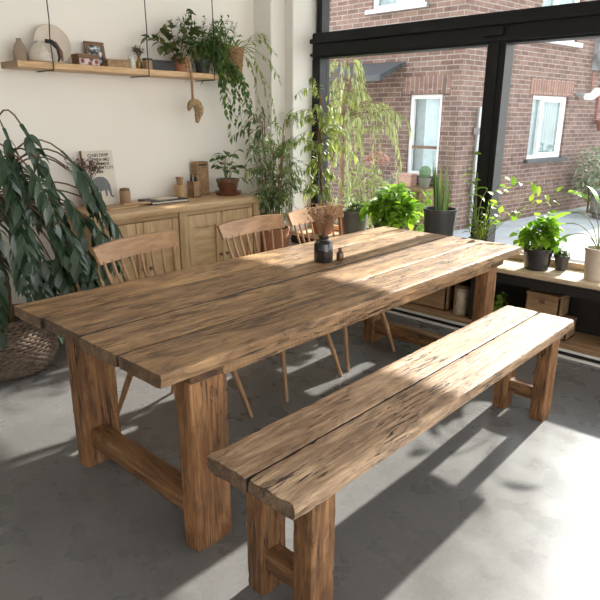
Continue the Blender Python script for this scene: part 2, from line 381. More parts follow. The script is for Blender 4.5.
# stepped plaster pier in the corner
p = MB(); p.box(3.70, 3.88, 3.75, WY, 0, CZ, .004); p.box(3.86, 4.32, 3.655, WY, 0, CZ, .004)
struct(p.build('trim_1', M_PIER), 'structure', 'off-white stepped plaster pier between cream wall and black window')
box_struct('baseboard_left', (XB, 3.70, WY-.015, WY, 0, .09), M_PIER, 'pale skirting board along the cream wall', .003)

# window wall
w = thing('window_1', 'tall black steel window wall facing a brick house', 'window', (GX, 1, .5)); w['kind'] = 'structure'
f = MB()
f.box(4.10, 4.24, YR, 3.655, 1.985, 2.185, .006)         # beam
f.box(4.065, 4.10, YR, 3.655, 2.10, 2.135, .004)
f.box(4.07, 4.11, YR, 3.655, 2.0, 2.02, .003)
f.build('beam', M_BLACK, w)
for y0, y1 in ((3.57, 3.655), (1.915, 2.05), (.05, .17), (-1.9, -1.78)):
    q = MB(); q.box(4.10, 4.24, y0, y1, .57, 1.985, .006)
    if y0 == 1.915: q.box(4.085, 4.10, y0+.04, y1-.045, .57, 1.985, .003)
    q.build('post', M_BLACK, w)
    q = MB(); q.box(4.13, 4.24, y0+.01, y1-.02, 2.185, 3.02, .006)
    if y0 in (3.57, .05, -1.9): q.build('transom_post', M_BLACK, w)
q = MB(); q.box(4.12, 4.24, YR, 3.655, 2.96, 3.02, .005); q.build('head_rail', M_BLACK, w)
q = MB(); q.box(4.15, 4.24, YR, 3.655, .53, .575, .004); q.build('bottom_rail', M_BLACK, w)
q = MB(); q.box(4.115, 4.149, YR, 3.57, .532, .575, .005); q.build('glazing_strip', M_SILL, w)
for y0, y1 in ((2.05, 3.57), (.17, 1.915), (-1.78, .05), (YR, -1.9)):
    q = MB(); q.box(4.19, 4.196, y0, y1, .57, 1.99); q.build('pane', M_GLASS, w)
for y0, y1 in ((.15, 3.59), (-1.9, .06)):
    q = MB(); q.box(4.19, 4.196, y0, y1, 2.18, 2.97); q.build('pane', M_GLASS, w)
q = MB(); q.box(4.068, 4.098, 1.93, 2.07, 2.035, 2.085, .003); q.build('latch_plate', M_BLACK, w)
box_struct('trim_3', (4.32, 5.60, YR-1, 5.2, 3.02, 3.14), M_CEIL, 'flat canopy slab above the window outside')  # slab added out of view to keep sun off the transom
box_struct('trim_2', (4.18, 4.32, YR, 3.66, -.12, .53), M_PIER, 'low wall under the window')

# low cabinet with the sill on top
c = thing('window_seat_cabinet', 'low black open cabinet under the window, pine sill on top', 'cabinet', (3.99, .5, 0))
q = MB(); q.beam('y', YR+.02, 3.645, 3.80, 4.113, .50, .531, .0008, .001, .08, rad=.003); q.build('sill_board', M_SILL, c, True)
q = MB(); q.box(3.825, 3.86, YR+.02, 3.64, .425, .50, .003); q.box(3.815, 3.835, YR+.02, 3.64, .455, .47, .002); q.build('front_rail', M_BLKW, c)
q = MB(); q.box(4.13, 4.175, YR+.02, 3.64, .10, .50); q.build('back_panel', M_BLKW, c)
q = MB(); q.box(3.84, 4.13, YR+.02, 3.64, .065, .10, .003); q.build('bottom_board', M_BOXW, c)
q = MB(); q.box(3.86, 4.13, YR+.02, 3.64, 0, .065); q.build('plinth', M_BLKW, c)
q = MB(); q.box(3.835, 3.86, YR+.02, 3.64, .0, .014, .002); q.box(3.835, 3.86, YR+.02, 3.64, .045, .062, .002); q.build('plinth_strip', M_PIER, c)
for y in (-1.5, -.2, .78, 1.86, 2.62, 3.2):
    q = MB(); q.box(3.86, 4.13, y, y+.03, .10, .50, .002); q.build('divider', M_BLKW if y < 2 else M_BOXW, c)

def crate(y0, y1, z0, z1, x0, lab, mat=M_BOXW, x1=4.08):
    t = thing('wooden_crate', lab, 'crate', ((x0+x1)/2, (y0+y1)/2, z0), 'boxes in the window cabinet'); k = .012
    q = MB(); q.box(x0, x1, y0, y0+k, z0+.0, z1, .002); q.box(x0, x1, y1-k, y1, z0, z1, .002); q.box(x0, x0+k, y0, y1, z0, z1, .002); q.box(x1-k, x1, y0, y1, z0, z1, .002); q.box(x0, x1, y0, y1, z0, z0+k)
    q.build('body', mat, t)
    q = MB(); q.box(x0-.002, x1+.002, y0-.002, y1+.002, z1-.001, z1+.012, .002); q.build('lid', mat, t)
    q = MB(); q.box(x0-.006, x0, (y0+y1)/2-.02, (y0+y1)/2+.02, (z0+z1)/2+.02, (z0+z1)/2+.045, .001); q.build('label_plate', M_DARKW, t)
    return t
crate(1.20, 1.50, .10, .215, 3.87, 'brown wooden box lying on the cabinet bottom under another box', x1=4.05)
crate(1.27, 1.50, .228, .375, 3.89, 'square wooden box on top of the lower box, right of the far bench end')
crate(2.10, 2.40, .10, .34, 3.90, 'brown wooden crate seen beneath the far end of the table')
crate(2.72, 3.1, .10, .30, 3.90, 'wooden crate in the left bay of the window cabinet')
t = thing('storage_tin', 'cream rusty tin seen under the table beside the far leg', 'tin', (3.95, 1.99, .10))
q = MB(); q.lathe([(.058, 0), (.062, .006), (.062, .20), (.058, .205)], (3.95, 1.99, .10), 24); q.build('body', plain('rusted_cream_tin', (.55, .45, .32), .5, var=.4, scale=25), t, True)
q = MB(); q.lathe([(.064, .205), (.064, .225), (.03, .23)], (3.95, 1.99, .10), 24); q.build('lid', M_DARKW, t, True)
t = thing('blue_bottle', 'small dark blue bottle in the cabinet under the window', 'bottle', (3.93, 2.50, .10))
q = MB(); q.lathe([(.035, 0), (.038, .01), (.038, .14), (.015, .18), (.014, .22)], (3.93, 2.50, .10), 20); q.build('body', M_BLUE, t, True)
q = MB(); q.lathe([(.017, .22), (.017, .24)], (3.93, 2.50, .10), 14); q.build('cap', M_BLACK, t, True)

# ------------------------------------------------------------------ dining table
t = thing('dining_table', 'long rustic reclaimed-wood dining table with thick square legs', 'table', (2.22, 1.93, 0))
q = MB()
for i, (a, b, e0, e1) in enumerate(((1.415, 1.6505, 0, 0), (1.6545, 1.905, -.002, .010), (1.909, 2.195, .006, -.006), (2.1985, 2.438, -.006, .002))):
    q.pid = [2.3, 5.1, 7.7, 3.9][i]
    q.beam('x', .917+e0, 3.52+e1, a, b, .714, .76-.0015*(i % 2), .0022, .0045, .025, nb=7, ncs=3, rad=.005, seed=i*3+1, ends=.004, dirty=(i > 0, i < 3))
q.pid = 3.3; q.box(.95, 3.49, 1.43, 2.42, .7165, .7215); q.build('tabletop', M_TOP, t, True)  # last box: thin backing added to stop sun leaking through the board gaps
q = MB(); q.pid = 1.3
q.beam('x', 1.20, 3.23, 1.462, 1.50, .655, .714, .0015, .003, seed=11); q.pid = 1.8
q.beam('x', 1.20, 3.23, 2.35, 2.388, .655, .714, .0015, .003, seed=12)
q.build('apron', M_TOP, t, True)
q = MB(); q.pid = 2.2
q.beam('y', 1.455, 2.40, 1.055, 1.195, .668, .716, .0015, .003, seed=13); q.build('cross_bearer', M_LEGY, t, True); q = MB(); q.pid = 4.2
q.beam('y', 1.455, 2.40, 3.225, 3.365, .668, .716, .0015, .003, seed=14)
q.build('cross_bearer', M_LEGY, t, True)
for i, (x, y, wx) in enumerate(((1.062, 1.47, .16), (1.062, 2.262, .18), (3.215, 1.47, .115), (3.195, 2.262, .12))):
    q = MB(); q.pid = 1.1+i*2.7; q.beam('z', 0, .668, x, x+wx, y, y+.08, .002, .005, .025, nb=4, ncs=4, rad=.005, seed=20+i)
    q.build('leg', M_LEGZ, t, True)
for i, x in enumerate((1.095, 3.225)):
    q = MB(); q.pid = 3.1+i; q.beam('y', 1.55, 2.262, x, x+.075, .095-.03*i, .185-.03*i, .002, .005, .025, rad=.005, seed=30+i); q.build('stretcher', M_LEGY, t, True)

# ------------------------------------------------------------------ bench
t = thing('bench', 'long weathered two-board wooden bench in front of the table', 'bench', (1.94, 1.05, 0))
q = MB()
for i, (a, b) in enumerate(((.878, 1.0535), (1.0565, 1.229))):
    q.pid = 6.1+i*2.3; q.beam('x', .938-.003*i, 2.94+.004*i, a, b, .513, .56, .0028, .007, .022, nb=7, ncs=3, rad=.005, seed=40+i, ends=.005, dirty=(i == 1, i == 0))
q.pid = 3.3; q.box(.97, 2.91, 1.0, 1.1, .514, .520); q.build('seat', M_BENCH, t, True)  # hidden sheet added below the seat joint so no light passes
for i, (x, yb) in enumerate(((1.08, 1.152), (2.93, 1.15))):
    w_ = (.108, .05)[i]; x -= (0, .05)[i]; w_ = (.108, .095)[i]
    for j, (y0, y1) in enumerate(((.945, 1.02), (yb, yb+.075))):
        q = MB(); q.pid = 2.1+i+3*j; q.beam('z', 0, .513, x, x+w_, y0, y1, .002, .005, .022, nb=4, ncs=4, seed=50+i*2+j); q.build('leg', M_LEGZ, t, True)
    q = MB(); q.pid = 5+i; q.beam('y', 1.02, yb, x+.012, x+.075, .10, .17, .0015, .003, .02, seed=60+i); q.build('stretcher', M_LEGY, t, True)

# ------------------------------------------------------------------ chairs
def make_chair(loc, rz, lab):
    t = thing('dining_chair', lab, 'chair', loc, 'chairs along the far side of the table', rz); L = lambda mb, n, m: mb.build(n, m, t, True, world=False)
    q = MB(); n = 40; pts = []
    for k in range(n):
        a = 2*PI*k/n; ca, sa = math.cos(a), math.sin(a)
        x = .212*math.copysign(abs(ca)**.55, ca); y = .205*math.copysign(abs(sa)**.6, sa)
        pts.append((x*(1-.12*(y/.2)), y))
    prof = [(.93, .425), (.985, .432), (1., .444), (.985, .456), (.9, .459), (.6, .453), (.25, .45)]
    vs = [(x*s_, y*s_, z) for s_, z in prof for x, y in pts]; fs = []
    for i in range(len(prof)-1):
        for j in range(n): fs.append((i*n+j, i*n+(j+1) % n, (i+1)*n+(j+1) % n, (i+1)*n+j))
    fs += [tuple(range(n))[::-1], tuple((len(prof)-1)*n+j for j in range(n))]
    q.add(vs, fs); L(q, 'seat', M_CHX)
    for sx in (-1, 1):
        q = MB(); q.tube([(sx*.16, -.13, .43), (sx*.20, -.20, .22), (sx*.238, -.265, 0)], [.017, .016, .010], 12); L(q, 'leg', M_CHZ)
        q = MB(); q.tube([(sx*.14, .12, .43), (sx*.17, .20, .22), (sx*.20, .285, 0)], [.017, .016, .010], 12); L(q, 'leg', M_CHZ)
    # curved crest rail
    q = MB(); n = 18; vs = []; fs = []
    for i in range(n+1):
        u = -1+2*i/n; x = u*.247; y = .285-.045*(u*u); hh = .043*(1-.12*abs(u)**3); lean = .028
        z = .885+.004*u
        for dz, th in ((-1, 1), (-1, -1), (1, -1), (1, 1)):
            vs.append((x+(.012*u if dz > 0 else 0), y+dz*lean*.5+th*(-.0105), z+dz*hh))
    for i in range(n):
        for j in range(4): fs.append((i*4+j, i*4+(j+1) % 4, (i+1)*4+(j+1) % 4, (i+1)*4+j))
    fs += [(3, 2, 1, 0), tuple(n*4+j for j in range(4))]
    bm = bmesh.new(); bv = [bm.verts.new(v) for v in vs]; [bm.faces.new([bv[k] for k in f_]) for f_ in fs]
    eds = [e for e in bm.edges if len(e.link_faces) == 2 and e.calc_face_angle(0) > .8]
    bmesh.ops.bevel(bm, geom=eds, offset=.004, segments=2, affect='EDGES'); q.frombm(bm); L(q, 'crest_rail', M_CHX)
    for i in range(8):
        u = -1+2*i/7; q = MB()
        q.tube([(u*.155, .165-.03*u*u, .45), (u*.19, .215-.035*u*u, .66), (u*.222, .268-.04*u*u, .852)], [.0075, .0085, .0065], 8); L(q, 'spindle', M_CHZ)
    return t
make_chair((1.615, 2.31, 0), math.radians(8), 'beech spindle-back chair nearest the basket plant, before the sideboard')
make_chair((2.375, 2.33, 0), 0, 'beech spindle-back chair in the middle of the three')
make_chair((2.945, 2.335, 0), math.radians(-2), 'beech spindle-back chair farthest back, behind the dried flower vase')

# ------------------------------------------------------------------ sideboard
t = thing('sideboard', 'pale oak sideboard with framed doors against the cream wall', 'sideboard', (2.57, 3.71, 0))
q = MB(); q.beam('x', 1.815, 3.315, 3.45, 3.935, .858, .902, .001, .002, .06, nb=5, rad=.005, seed=3); q.build('top', M_SBX, t, True)
q = MB(); q.box(1.85, 1.875, 3.50, 3.93, .06, .858, .002); q.box(3.26, 3.285, 3.50, 3.93, .06, .858, .002); q.box(1.875, 3.26, 3.90, 3.93, .06, .858); q.box(1.875, 3.26, 3.52, 3.90, .06, .09); q.build('carcass', M_SBZ, t)
for x in (1.845, 2.505, 3.22):
    q = MB(); q.box(x, x+.07, 3.475, 3.515, 0, .858, .003); q.build('stile', M_SBZ, t)
for x in (1.845, 3.22):
    q = MB(); q.box(x, x+.06, 3.88, 3.93, 0, .858, .003); q.build('back_foot', M_SBZ, t)
q = MB(); q.box(1.915, 3.22, 3.49, 3.515, .825, .857, .002); q.build('top_rail', M_SBX, t)
q = MB(); q.box(1.915, 3.22, 3.49, 3.515, .06, .12, .002); q.build('bottom_rail', M_SBX, t)
for x0, x1, sd in ((1.92, 2.208, 1), (2.212, 2.50, -1), (2.58, 2.897, 1), (2.901, 3.215, -1)):
    z0, z1 = .125, .82
    d = MB(); d.box(x0+.04, x1-.04, 3.503, 3.515, z0+.05, z1-.06); dd = d.build('door', M_SBX, t)
    q = MB()
    q.box(x0, x0+.055, 3.482, 3.507, z0, z1, .003); q.box(x1-.055, x1, 3.482, 3.507, z0, z1, .003)
    q.box(x0+.055, x1-.055, 3.483, 3.506, z1-.09, z1, .003); q.box(x0+.055, x1-.055, 3.483, 3.506, z0, z0+.08, .003); q.build('door_frame', M_SBZ, dd)
    kx = x1-.028 if sd > 0 else x0+.028
    q = MB(); q.lathe([(.006, 0), (.006, .012), (.013, .018), (.012, .026), (.004, .029)], (kx, 3.482, .5), 16, Matrix.Rotation(PI/2, 4, 'X')); q.build('knob', M_DARKW, dd, True)

ST = .902
# poster
t = thing('elephant_poster', 'cream board with lettering and a grey elephant leaning on the wall', 'poster', (2.14, 3.87, ST))
tilt = Matrix.Translation((2.15, 3.862, ST)) @ Matrix.Rotation(math.radians(-6), 4, 'X')
q = MB(); q.box(-.115, .115, 0, .016, 0, .375, .002, tilt); q.build('board', plain('cream_board', (.68, .62, .54), .7, var=.03), t)
q = MB(); q.box(-.119, -.113, -.002, .018, 0, .378, .001, tilt); q.build('edge', M_DARKW, t)
el = [(-.10, .13), (-.098, .10), (-.088, .10), (-.086, .07), (-.082, .10), (-.07, .105), (-.068, .085), (-.064, .105), (-.04, .105), (-.036, .06), (-.03, .06), (-.028, .1), (0, .105), (.004, .062), (.016, .062), (.02, .11), (.034, .09), (.042, .058), (.055, .052), (.07, .055), (.062, .064), (.052, .066), (.05, .10), (.046, .14), (.03, .175), (.005, .195), (-.03, .20), (-.06, .195), (-.085, .175)]
q = MB(); n = len(el); q.add([tilt @ V((x+.02, -.002, z)) for x, z in el]+[tilt @ V((x+.02, -.0005, z)) for x, z in el], [tuple(range(n)), tuple(range(n, 2*n))[::-1]]+[(i, (i+1) % n, n+(i+1) % n, n+i) for i in range(n)])
q.build('elephant_print', plain('grey_print', (.17, .18, .19), .8, var=.1), t)
def text(s, M, size, parent, name, mat):
    cu = bpy.data.curves.new(name, 'FONT'); cu.body = s; cu.size = size; cu.extrude = .0004; cu.align_x = 'CENTER'; cu.offset = size*.012
    o = bpy.data.objects.new('tmp', cu); C.objects.link(o); bpy.context.view_layer.update()
    me = bpy.data.meshes.new_from_object(o.evaluated_get(bpy.context.evaluated_depsgraph_get())); bpy.data.objects.remove(o)
    me.transform(Matrix.Translation(-ORG[parent]) @ M); me.materials.clear(); me.materials.append(mat)
    ob = bpy.data.objects.new(name, me); C.objects.link(ob); ob.parent = parent; return ob
ink = plain('dark_ink', (.06, .055, .05), .8)
for k, (s, z) in enumerate((('Q.NEI DIVIP', .335), ('TIZYIPA-IMD', .305), ('M.S AUMINI', .277), ('INUMIDIMTOYI', .249), ('MM:', .222))):
    text(s, tilt @ Matrix.Translation((.005, -.001, z)) @ Matrix.Rotation(PI/2, 4, 'X'), .03, t, 'lettering', ink)

def dried(mbl, c, h, spread, n, size, mbs=None, seed=1, lean=(0, 0)):
    random.seed(seed)
    for i in range(n):
        a = U(0, 2*PI); r = spread*math.sqrt(R()); tip = V(c)+V((math.cos(a)*r+lean[0], math.sin(a)*r+lean[1], h*U(.6, 1)))
        m = V(c)+(tip-V(c))*.5+V((0, 0, h*.08))
        if mbs: mbs.tube([c, m, tip], [.0012, .001, .0007], 4)
        for j in range(7):
            b = m.lerp(tip, U(.25, 1.1)); d = V((U(-1, 1), U(-1, 1), U(-.4, 1)))
            mbl.leaf(b+d*.006, d, size*U(.6, 1.3), size*.6, 2, .2)
t = thing('stoneware_vase', 'cream vase of dark dried flowers by the elephant poster', 'vase', (2.00, 3.76, ST))
q = MB(); q.lathe([(.038, 0), (.044, .01), (.048, .08), (.042, .14), (.034, .165), (.036, .175), (.030, .174), (.030, .15)], (2.00, 3.76, ST), 28); q.build('body', M_CREAMP, t, True)
ql = MB(); qs = MB(); dried(ql, (2.00, 3.76, ST+.16), .17, .13, 55, .022, qs, 3, (-.03, -.02)); ql.build('dried_flowers', M_DRYD, t); qs.build('flower_stems', M_DRYD, t)
# boards in front
for k, (x, y, L_, W_, rz, lab) in enumerate(((2.16, 3.66, .26, .07, 8, 'thin wooden paddle board in front of the elephant poster'), (2.30, 3.69, .20, .06, -14, 'thin wooden board overlapping the paddle board beside the candle jar'))):
    z = ST+.012*k; Mx = Matrix.Translation((x, y, z)) @ Matrix.Rotation(math.radians(rz), 4, 'Z'); t = thing('serving_board', lab, 'board', (x, y, z))
    q = MB(); q.box(-L_/2, L_/2, -W_/2, W_/2, .0005, .011, .003, Mx); q.build('blade', M_SBX, t)
    q = MB(); q.box(L_/2, L_/2+.07, -.012, .012, .0005, .010, .003, Mx); q.build('handle', M_SBX, t)
t = thing('candle_jar', 'brown paper wrapped candle jar with dark lid', 'jar', (2.30, 3.83, ST))
q = MB(); q.lathe([(.036, 0), (.038, .004), (.038, .09), (.035, .095)], (2.30, 3.83, ST), 28); q.build('body', M_KRAFT, t, True)
q = MB(); q.lathe([(.034, .095), (.034, .108), (.02, .112)], (2.30, 3.83, ST), 28); q.build('lid', M_DARKW, t, True)
t = thing('black_folder', 'black leather folder lying near the middle of the sideboard', 'folder', (2.56, 3.70, ST))
Mx = Matrix.Translation((2.55, 3.72, ST)) @ Matrix.Rotation(math.radians(-4), 4, 'Z')
q = MB(); q.box(-.155, .155, -.10, .10, .001, .006, .002, Mx); q.box(-.155, .155, -.10, .10, .018, .023, .002, Mx); q.box(-.155, -.149, -.10, .10, .001, .023, .002, Mx); q.build('cover', M_BLKBOOK, t)
q = MB(); q.box(-.147, .148, -.094, .094, .0062, .0178, 0, Mx); q.build('pages', M_PAPER, t)
q = MB(); q.box(-.09, .10, -.045, .05, .0232, .030, .003, Mx @ Matrix.Rotation(.15, 4, 'Z')); tag(q.build('paper_booklet', M_PAPER), 'pale paper booklet lying on the black folder', 'booklet')
t = thing('wooden_pepper_mill', 'pale wooden mill with a ribbed brown neck', 'pepper mill', (2.78, 3.83, ST))
q = MB(); q.box(-.036, .036, -.036, .036, 0, .10, .007, Matrix.Translation((2.78, 3.83, ST)) @ Matrix.Rotation(.3, 4, 'Z')); q.build('body', M_SBZ, t)
q = MB(); q.lathe([(.026, .10), (.022, .105), (.026, .115), (.022, .122), (.027, .132), (.024, .14), (.03, .15), (.03, .158)], (2.78, 3.83, ST), 24); q.build('neck', M_BOXW, t, True)
t = thing('pencil_holder', 'square brown wooden holder filled with dark pencils', 'pencil holder', (2.90, 3.81, ST))
q = MB(); x, y = 2.90, 3.81; k = .036
for b in ((x-k, x+k, y-k, y-k+.006), (x-k, x+k, y+k-.006, y+k), (x-k, x-k+.006, y-k, y+k), (x+k-.006, x+k, y-k, y+k), (x-k, x+k, y-k, y+k)):
    q.box(*b, ST, ST+.12 if b[3]-b[2] < .07 or b[1]-b[0] < .07 else ST+.006, .001)
q.build('body', M_BOXW, t)
random.seed(5)
for i in range(9):
    a = U(-.02, .02); b = U(-.02, .02); q = MB(); q.tube([(x+a*.6, y+b*.6, ST+.006), (x+a*1.4, y+b*1.4, ST+U(.145, .175))], .0038, 6)
    tag(q.build('pencil', M_BLACK if i % 3 else M_STEEL), 'dark pencil standing in the wooden holder' if i % 3 else 'grey pencil standing in the wooden holder', 'pencil', 'dark pencils in the holder' if i % 3 else 'grey pencils in the holder')
t = thing('wooden_block', 'tall upright brown wooden block behind the brown potted plant', 'block', (3.02, 3.88, ST))
q = MB(); q.box(2.965, 3.085, 3.85, 3.925, ST, ST+.26, .004); q.build('body', M_BOXW, t)
q = MB(); q.box(2.985, 3.065, 3.844, 3.85, ST+.232, ST+.242, .001); q.build('slot', M_BLACK, t)

# ------------------------------------------------------------------ plants
def curve3(a, b, c, n=8):
    a, b, c = V(a), V(b), V(c); return [a*(1-t)**2+b*2*t*(1-t)+c*t*t for t in [i/n for i in range(n+1)]]
def leafy(qs, ql, pts, r0, r1, n, L, W, t0=.2, droop=.6, ang=.9, nseg=3, fold=.2, down=.2, tipw=.8, xmax=None, ymax=None):
    k = len(pts); qs.tube(pts, [r0+(r1-r0)*i/(k-1) for i in range(k)], 5)
    for i in range(n):
        t = t0+(1-t0)*(i+R()*.6)/n; f_ = min(t, .999)*(k-1); j = int(f_); p = pts[j].lerp(pts[j+1], f_-j)
        d = (pts[j+1]-pts[j]).normalized(); a = U(0, 2*PI); o = d.orthogonal().normalized(); o = Matrix.Rotation(a, 3, d) @ o
        dr = d*math.cos(ang)+o*math.sin(ang)+V((0, 0, -down)); Li = L*U(.65, 1.2)
        if xmax is not None and p.x+dr.normalized().x*Li > xmax: dr.x = -abs(dr.x); p = V((min(p.x, xmax-.01), p.y, p.z))
        if ymax is not None and p.y+dr.normalized().y*Li > ymax: dr.y = -abs(dr.y)
        ql.leaf(p, dr, Li, W*U(.8, 1.15), nseg, droop, fold, tipw=tipw)
def pot(parent, c, r0, r1, h, mat, rim=.006, rimh=.02, n=32):
    q = MB(); q.lathe([(r0*.9, 0), (r0, .004), (r1, h-rimh), (r1+rim, h-rimh+.002), (r1+rim, h), (r1-.006, h), (r1-.01, h-.03)], c, n); o = q.build('pot', mat, parent, True)
    q = MB(); q.lathe([(r1-.012, h-.03), (r1*.5, h-.022), (.005, h-.02)], c, n); q.build('soil', M_SOIL, parent, True)
    return o

# big leaf plant in the wicker basket
bc = V((1.30, 3.655, 0))
t = thing('wicker_basket', 'round brown wicker basket on the floor at left', 'basket', bc)
q = MB()
def brad(z):
    u = z/.33; return .20+.078*math.sin(PI*min(1, u*1.02)**.8)*(1.0)+.0*u
rows = 21
for i in range(rows):
    z = .012+i*.0155; r = brad(z); ph = (i % 2)*PI
    q.tube([bc+V(((r+.0065*math.sin(30*a+ph))*math.cos(a), (r+.0065*math.sin(30*a+ph))*math.sin(a), z+.0025*math.sin(3*a+i))) for a in [2*PI*k/180 for k in range(181)]], .0085, 6, False)
q.build('weave', M_WICK, t, True)
q = MB()
for k in range(30):
    a = 2*PI*(k+.5)/30; q.tube([bc+V((brad(z)*math.cos(a), brad(z)*math.sin(a), z)) for z in [.005+.033*j for j in range(11)]], .005, 5)
q.build('stakes', M_WICK, t, True)
q = MB()
for s_ in (0, PI):
    q.tube([bc+V(((.205+.005*math.sin(40*a+s_))*math.cos(a), (.205+.005*math.sin(40*a+s_))*math.sin(a), .335+.007*math.cos(40*a+s_))) for a in [2*PI*k/200 for k in range(201)]], .009, 6, False)
q.build('rim', M_WICK, t, True)
q = MB(); q.lathe([(.185, .004), (.19, .01), (.02, .012)], bc, 32); q.build('base', M_WICK, t, True)
t = thing('philodendron', 'tall plant with big drooping lobed blue-green leaves in the wicker basket', 'plant', bc+V((0, 0, .02)))
q = MB(); q.lathe([(.10, .02), (.16, .03), (.175, .25), (.16, .25), (.155, .22)], bc, 28); q.build('inner_pot', M_DKPOT, t, True)
q = MB(); q.lathe([(.155, .235), (.08, .245), (.01, .25)], bc, 24); q.build('soil', M_SOIL, t, True)
random.seed(21); q = MB(); qs = MB(); ql = MB()
for k in range(9):
    a = 2*PI*k/9; r = .055; q.tube([bc+V((r*math.cos(a), r*math.sin(a), .24)), bc+V((.05*math.cos(a+1), .05*math.sin(a+1), .5)), bc+V((.03*math.cos(a+2)-.02, .03*math.sin(a+2)-.03, .85+.05*(k % 3)))], [.013, .012, .009], 7)
q.build('trunk', M_BARK, t, True)
crown = bc+V((-.02, -.04, 1.0))
tips = [((1.40, 3.30, 1.46), 1.2), ((1.62, 3.30, 1.22), .9), ((1.58, 3.25, 1.32), .9), ((1.72, 3.24, 1.03), .7), ((1.66, 3.22, .92), .6), ((1.50, 3.18, 1.12), .6), ((1.34, 3.15, 1.26), .7), ((1.20, 3.2, 1.40), .8), ((1.05, 3.3, 1.30), .8),
        ((1.50, 3.12, .92), .5), ((1.36, 3.08, 1.0), .5), ((1.22, 3.12, 1.1), .5), ((1.60, 3.3, .80), .5), ((1.42, 3.18, .74), .4), ((1.06, 3.2, 1.0), .5), ((1.26, 3.12, .84), .4), ((1.10, 3.12, .78), .4), ((1.5, 3.42, 1.16), .6), ((1.36, 3.42, 1.32), .6), ((1.16, 3.4, 1.5), 1.0), ((1.0, 3.35, .85), .4), ((1.44, 3.3, 1.02), .5), ((1.3, 3.25, .92), .4), ((1.15, 3.22, 1.2), .5),
        ((1.7, 3.34, 1.1), .5), ((1.56, 3.2, .78), .4), ((1.34, 3.3, 1.2), .6), ((1.2, 3.1, .95), .4), ((1.4, 3.1, .84), .4), ((1.1, 3.3, 1.44), .8)]
extra = []
for tp, ar in tips:
    extra.append((tp, ar)); extra.append(((tp[0]+U(-.10, .08), tp[1]+U(-.06, .10), tp[2]+U(-.16, .06)), ar))
tips = extra
for i, (tp, arch) in enumerate(tips):
    tp = V(tp); hi = V(((crown.x+tp.x)/2, (crown.y+tp.y)/2, max(crown.z+.15, tp.z+.18*arch+.05)))
    st = curve3(crown+V((U(-.03, .03), U(-.03, .03), U(-.15, .05))), hi, tp, 9); qs.tube(st, [.006]*5+[.0045]*5, 6)
    d = (st[-1]-st[-2]).normalized()+V((U(-.2, .35), U(-.3, .1), -.15)); L_ = U(.26, .38)
    d.normalize(); n_ = 8; c_ = tp.copy(); sd = d.cross(V((0, 0, 1))); sd = (sd if sd.length > .05 else V((1, 0, 0))).normalized(); sd = (Matrix.Rotation(U(-.7, .7), 3, d) @ sd)
    cv = U(-.5, .5); rib = [c_.copy()]
    for k in range(n_):
        tt = (k+1)/n_; d = (d+V((0, 0, -1.6/n_))+sd*cv/n_).normalized(); c_ = c_+d*(L_/n_); rib.append(c_.copy())
        if k >= 1:
            ll = L_*.40*math.sin(PI*min(1, .18+tt*.80))**.6
            for sg in (-1, 1):
                if R() < .06: continue
                ql.leaf(c_-d*U(0, .01), d*.75+sd*sg*U(.8, 1.05)+V((0, 0, -.15)), ll*U(.8, 1.15), .036*U(.8, 1.2), 5, 1.2, .2, tipw=.7, up=V((d.x*.3, d.y*.3-.4, 1)))
    ql.leaf(c_, d, L_*.28, .038, 4, .6, .2)
    for k in range(n_):
        a_, b_ = rib[k], rib[k+1]; w_ = sd*.011*(1-.6*k/n_); ql.add([a_+w_, a_-w_, b_-w_, b_+w_], [(0, 1, 2, 3)])
qs.build('stalks', M_BARK, t, True); ql.build('foliage', M_L_BIG, t, True)

# small plant in brown pot on sideboard
c0 = (3.17, 3.72, ST)
t = thing('peperomia', 'small leafy plant in a glazed brown pot on the sideboard', 'plant', c0)
q = MB(); q.lathe([(.09, .0), (.10, .008), (.108, .03), (.102, .03), (.09, .012)], c0, 32); q.build('saucer', M_BROWNP, t, True)
pot(t, (3.17, 3.72, ST+.012), .065, .088, .115, M_BROWNP)
random.seed(31); qs = MB(); ql = MB()
for i in range(26):
    a = U(0, 2*PI); r = U(.03, .12); h = U(.08, .24); b = V(c0)+V((0, 0, .11)); tp = b+V((math.cos(a)*r, math.sin(a)*r*.8, h))
    pts = curve3(b+V((math.cos(a)*.02, math.sin(a)*.02, 0)), b+V((math.cos(a)*r*.4, math.sin(a)*r*.4, h)), tp, 5); qs.tube(pts, .002, 4)
    ql.leaf(tp, V((math.cos(a), math.sin(a), .2)), U(.055, .09), U(.04, .06), 4, .9, .15)
for a, h in ((3.4, -.03), (4.3, -.05), (5.6, -.02)):
    b = V(c0)+V((math.cos(a)*.085, math.sin(a)*.085, .13)); leafy(qs, ql, curve3(b, b+V((math.cos(a)*.05, math.sin(a)*.05, .02)), b+V((math.cos(a+.6)*.06, math.sin(a)*.045, h-.02)), 6), .002, .0015, 7, .03, .02)
qs.build('stems', M_STEM, t, True); ql.build('foliage', M_L_TRL, t)

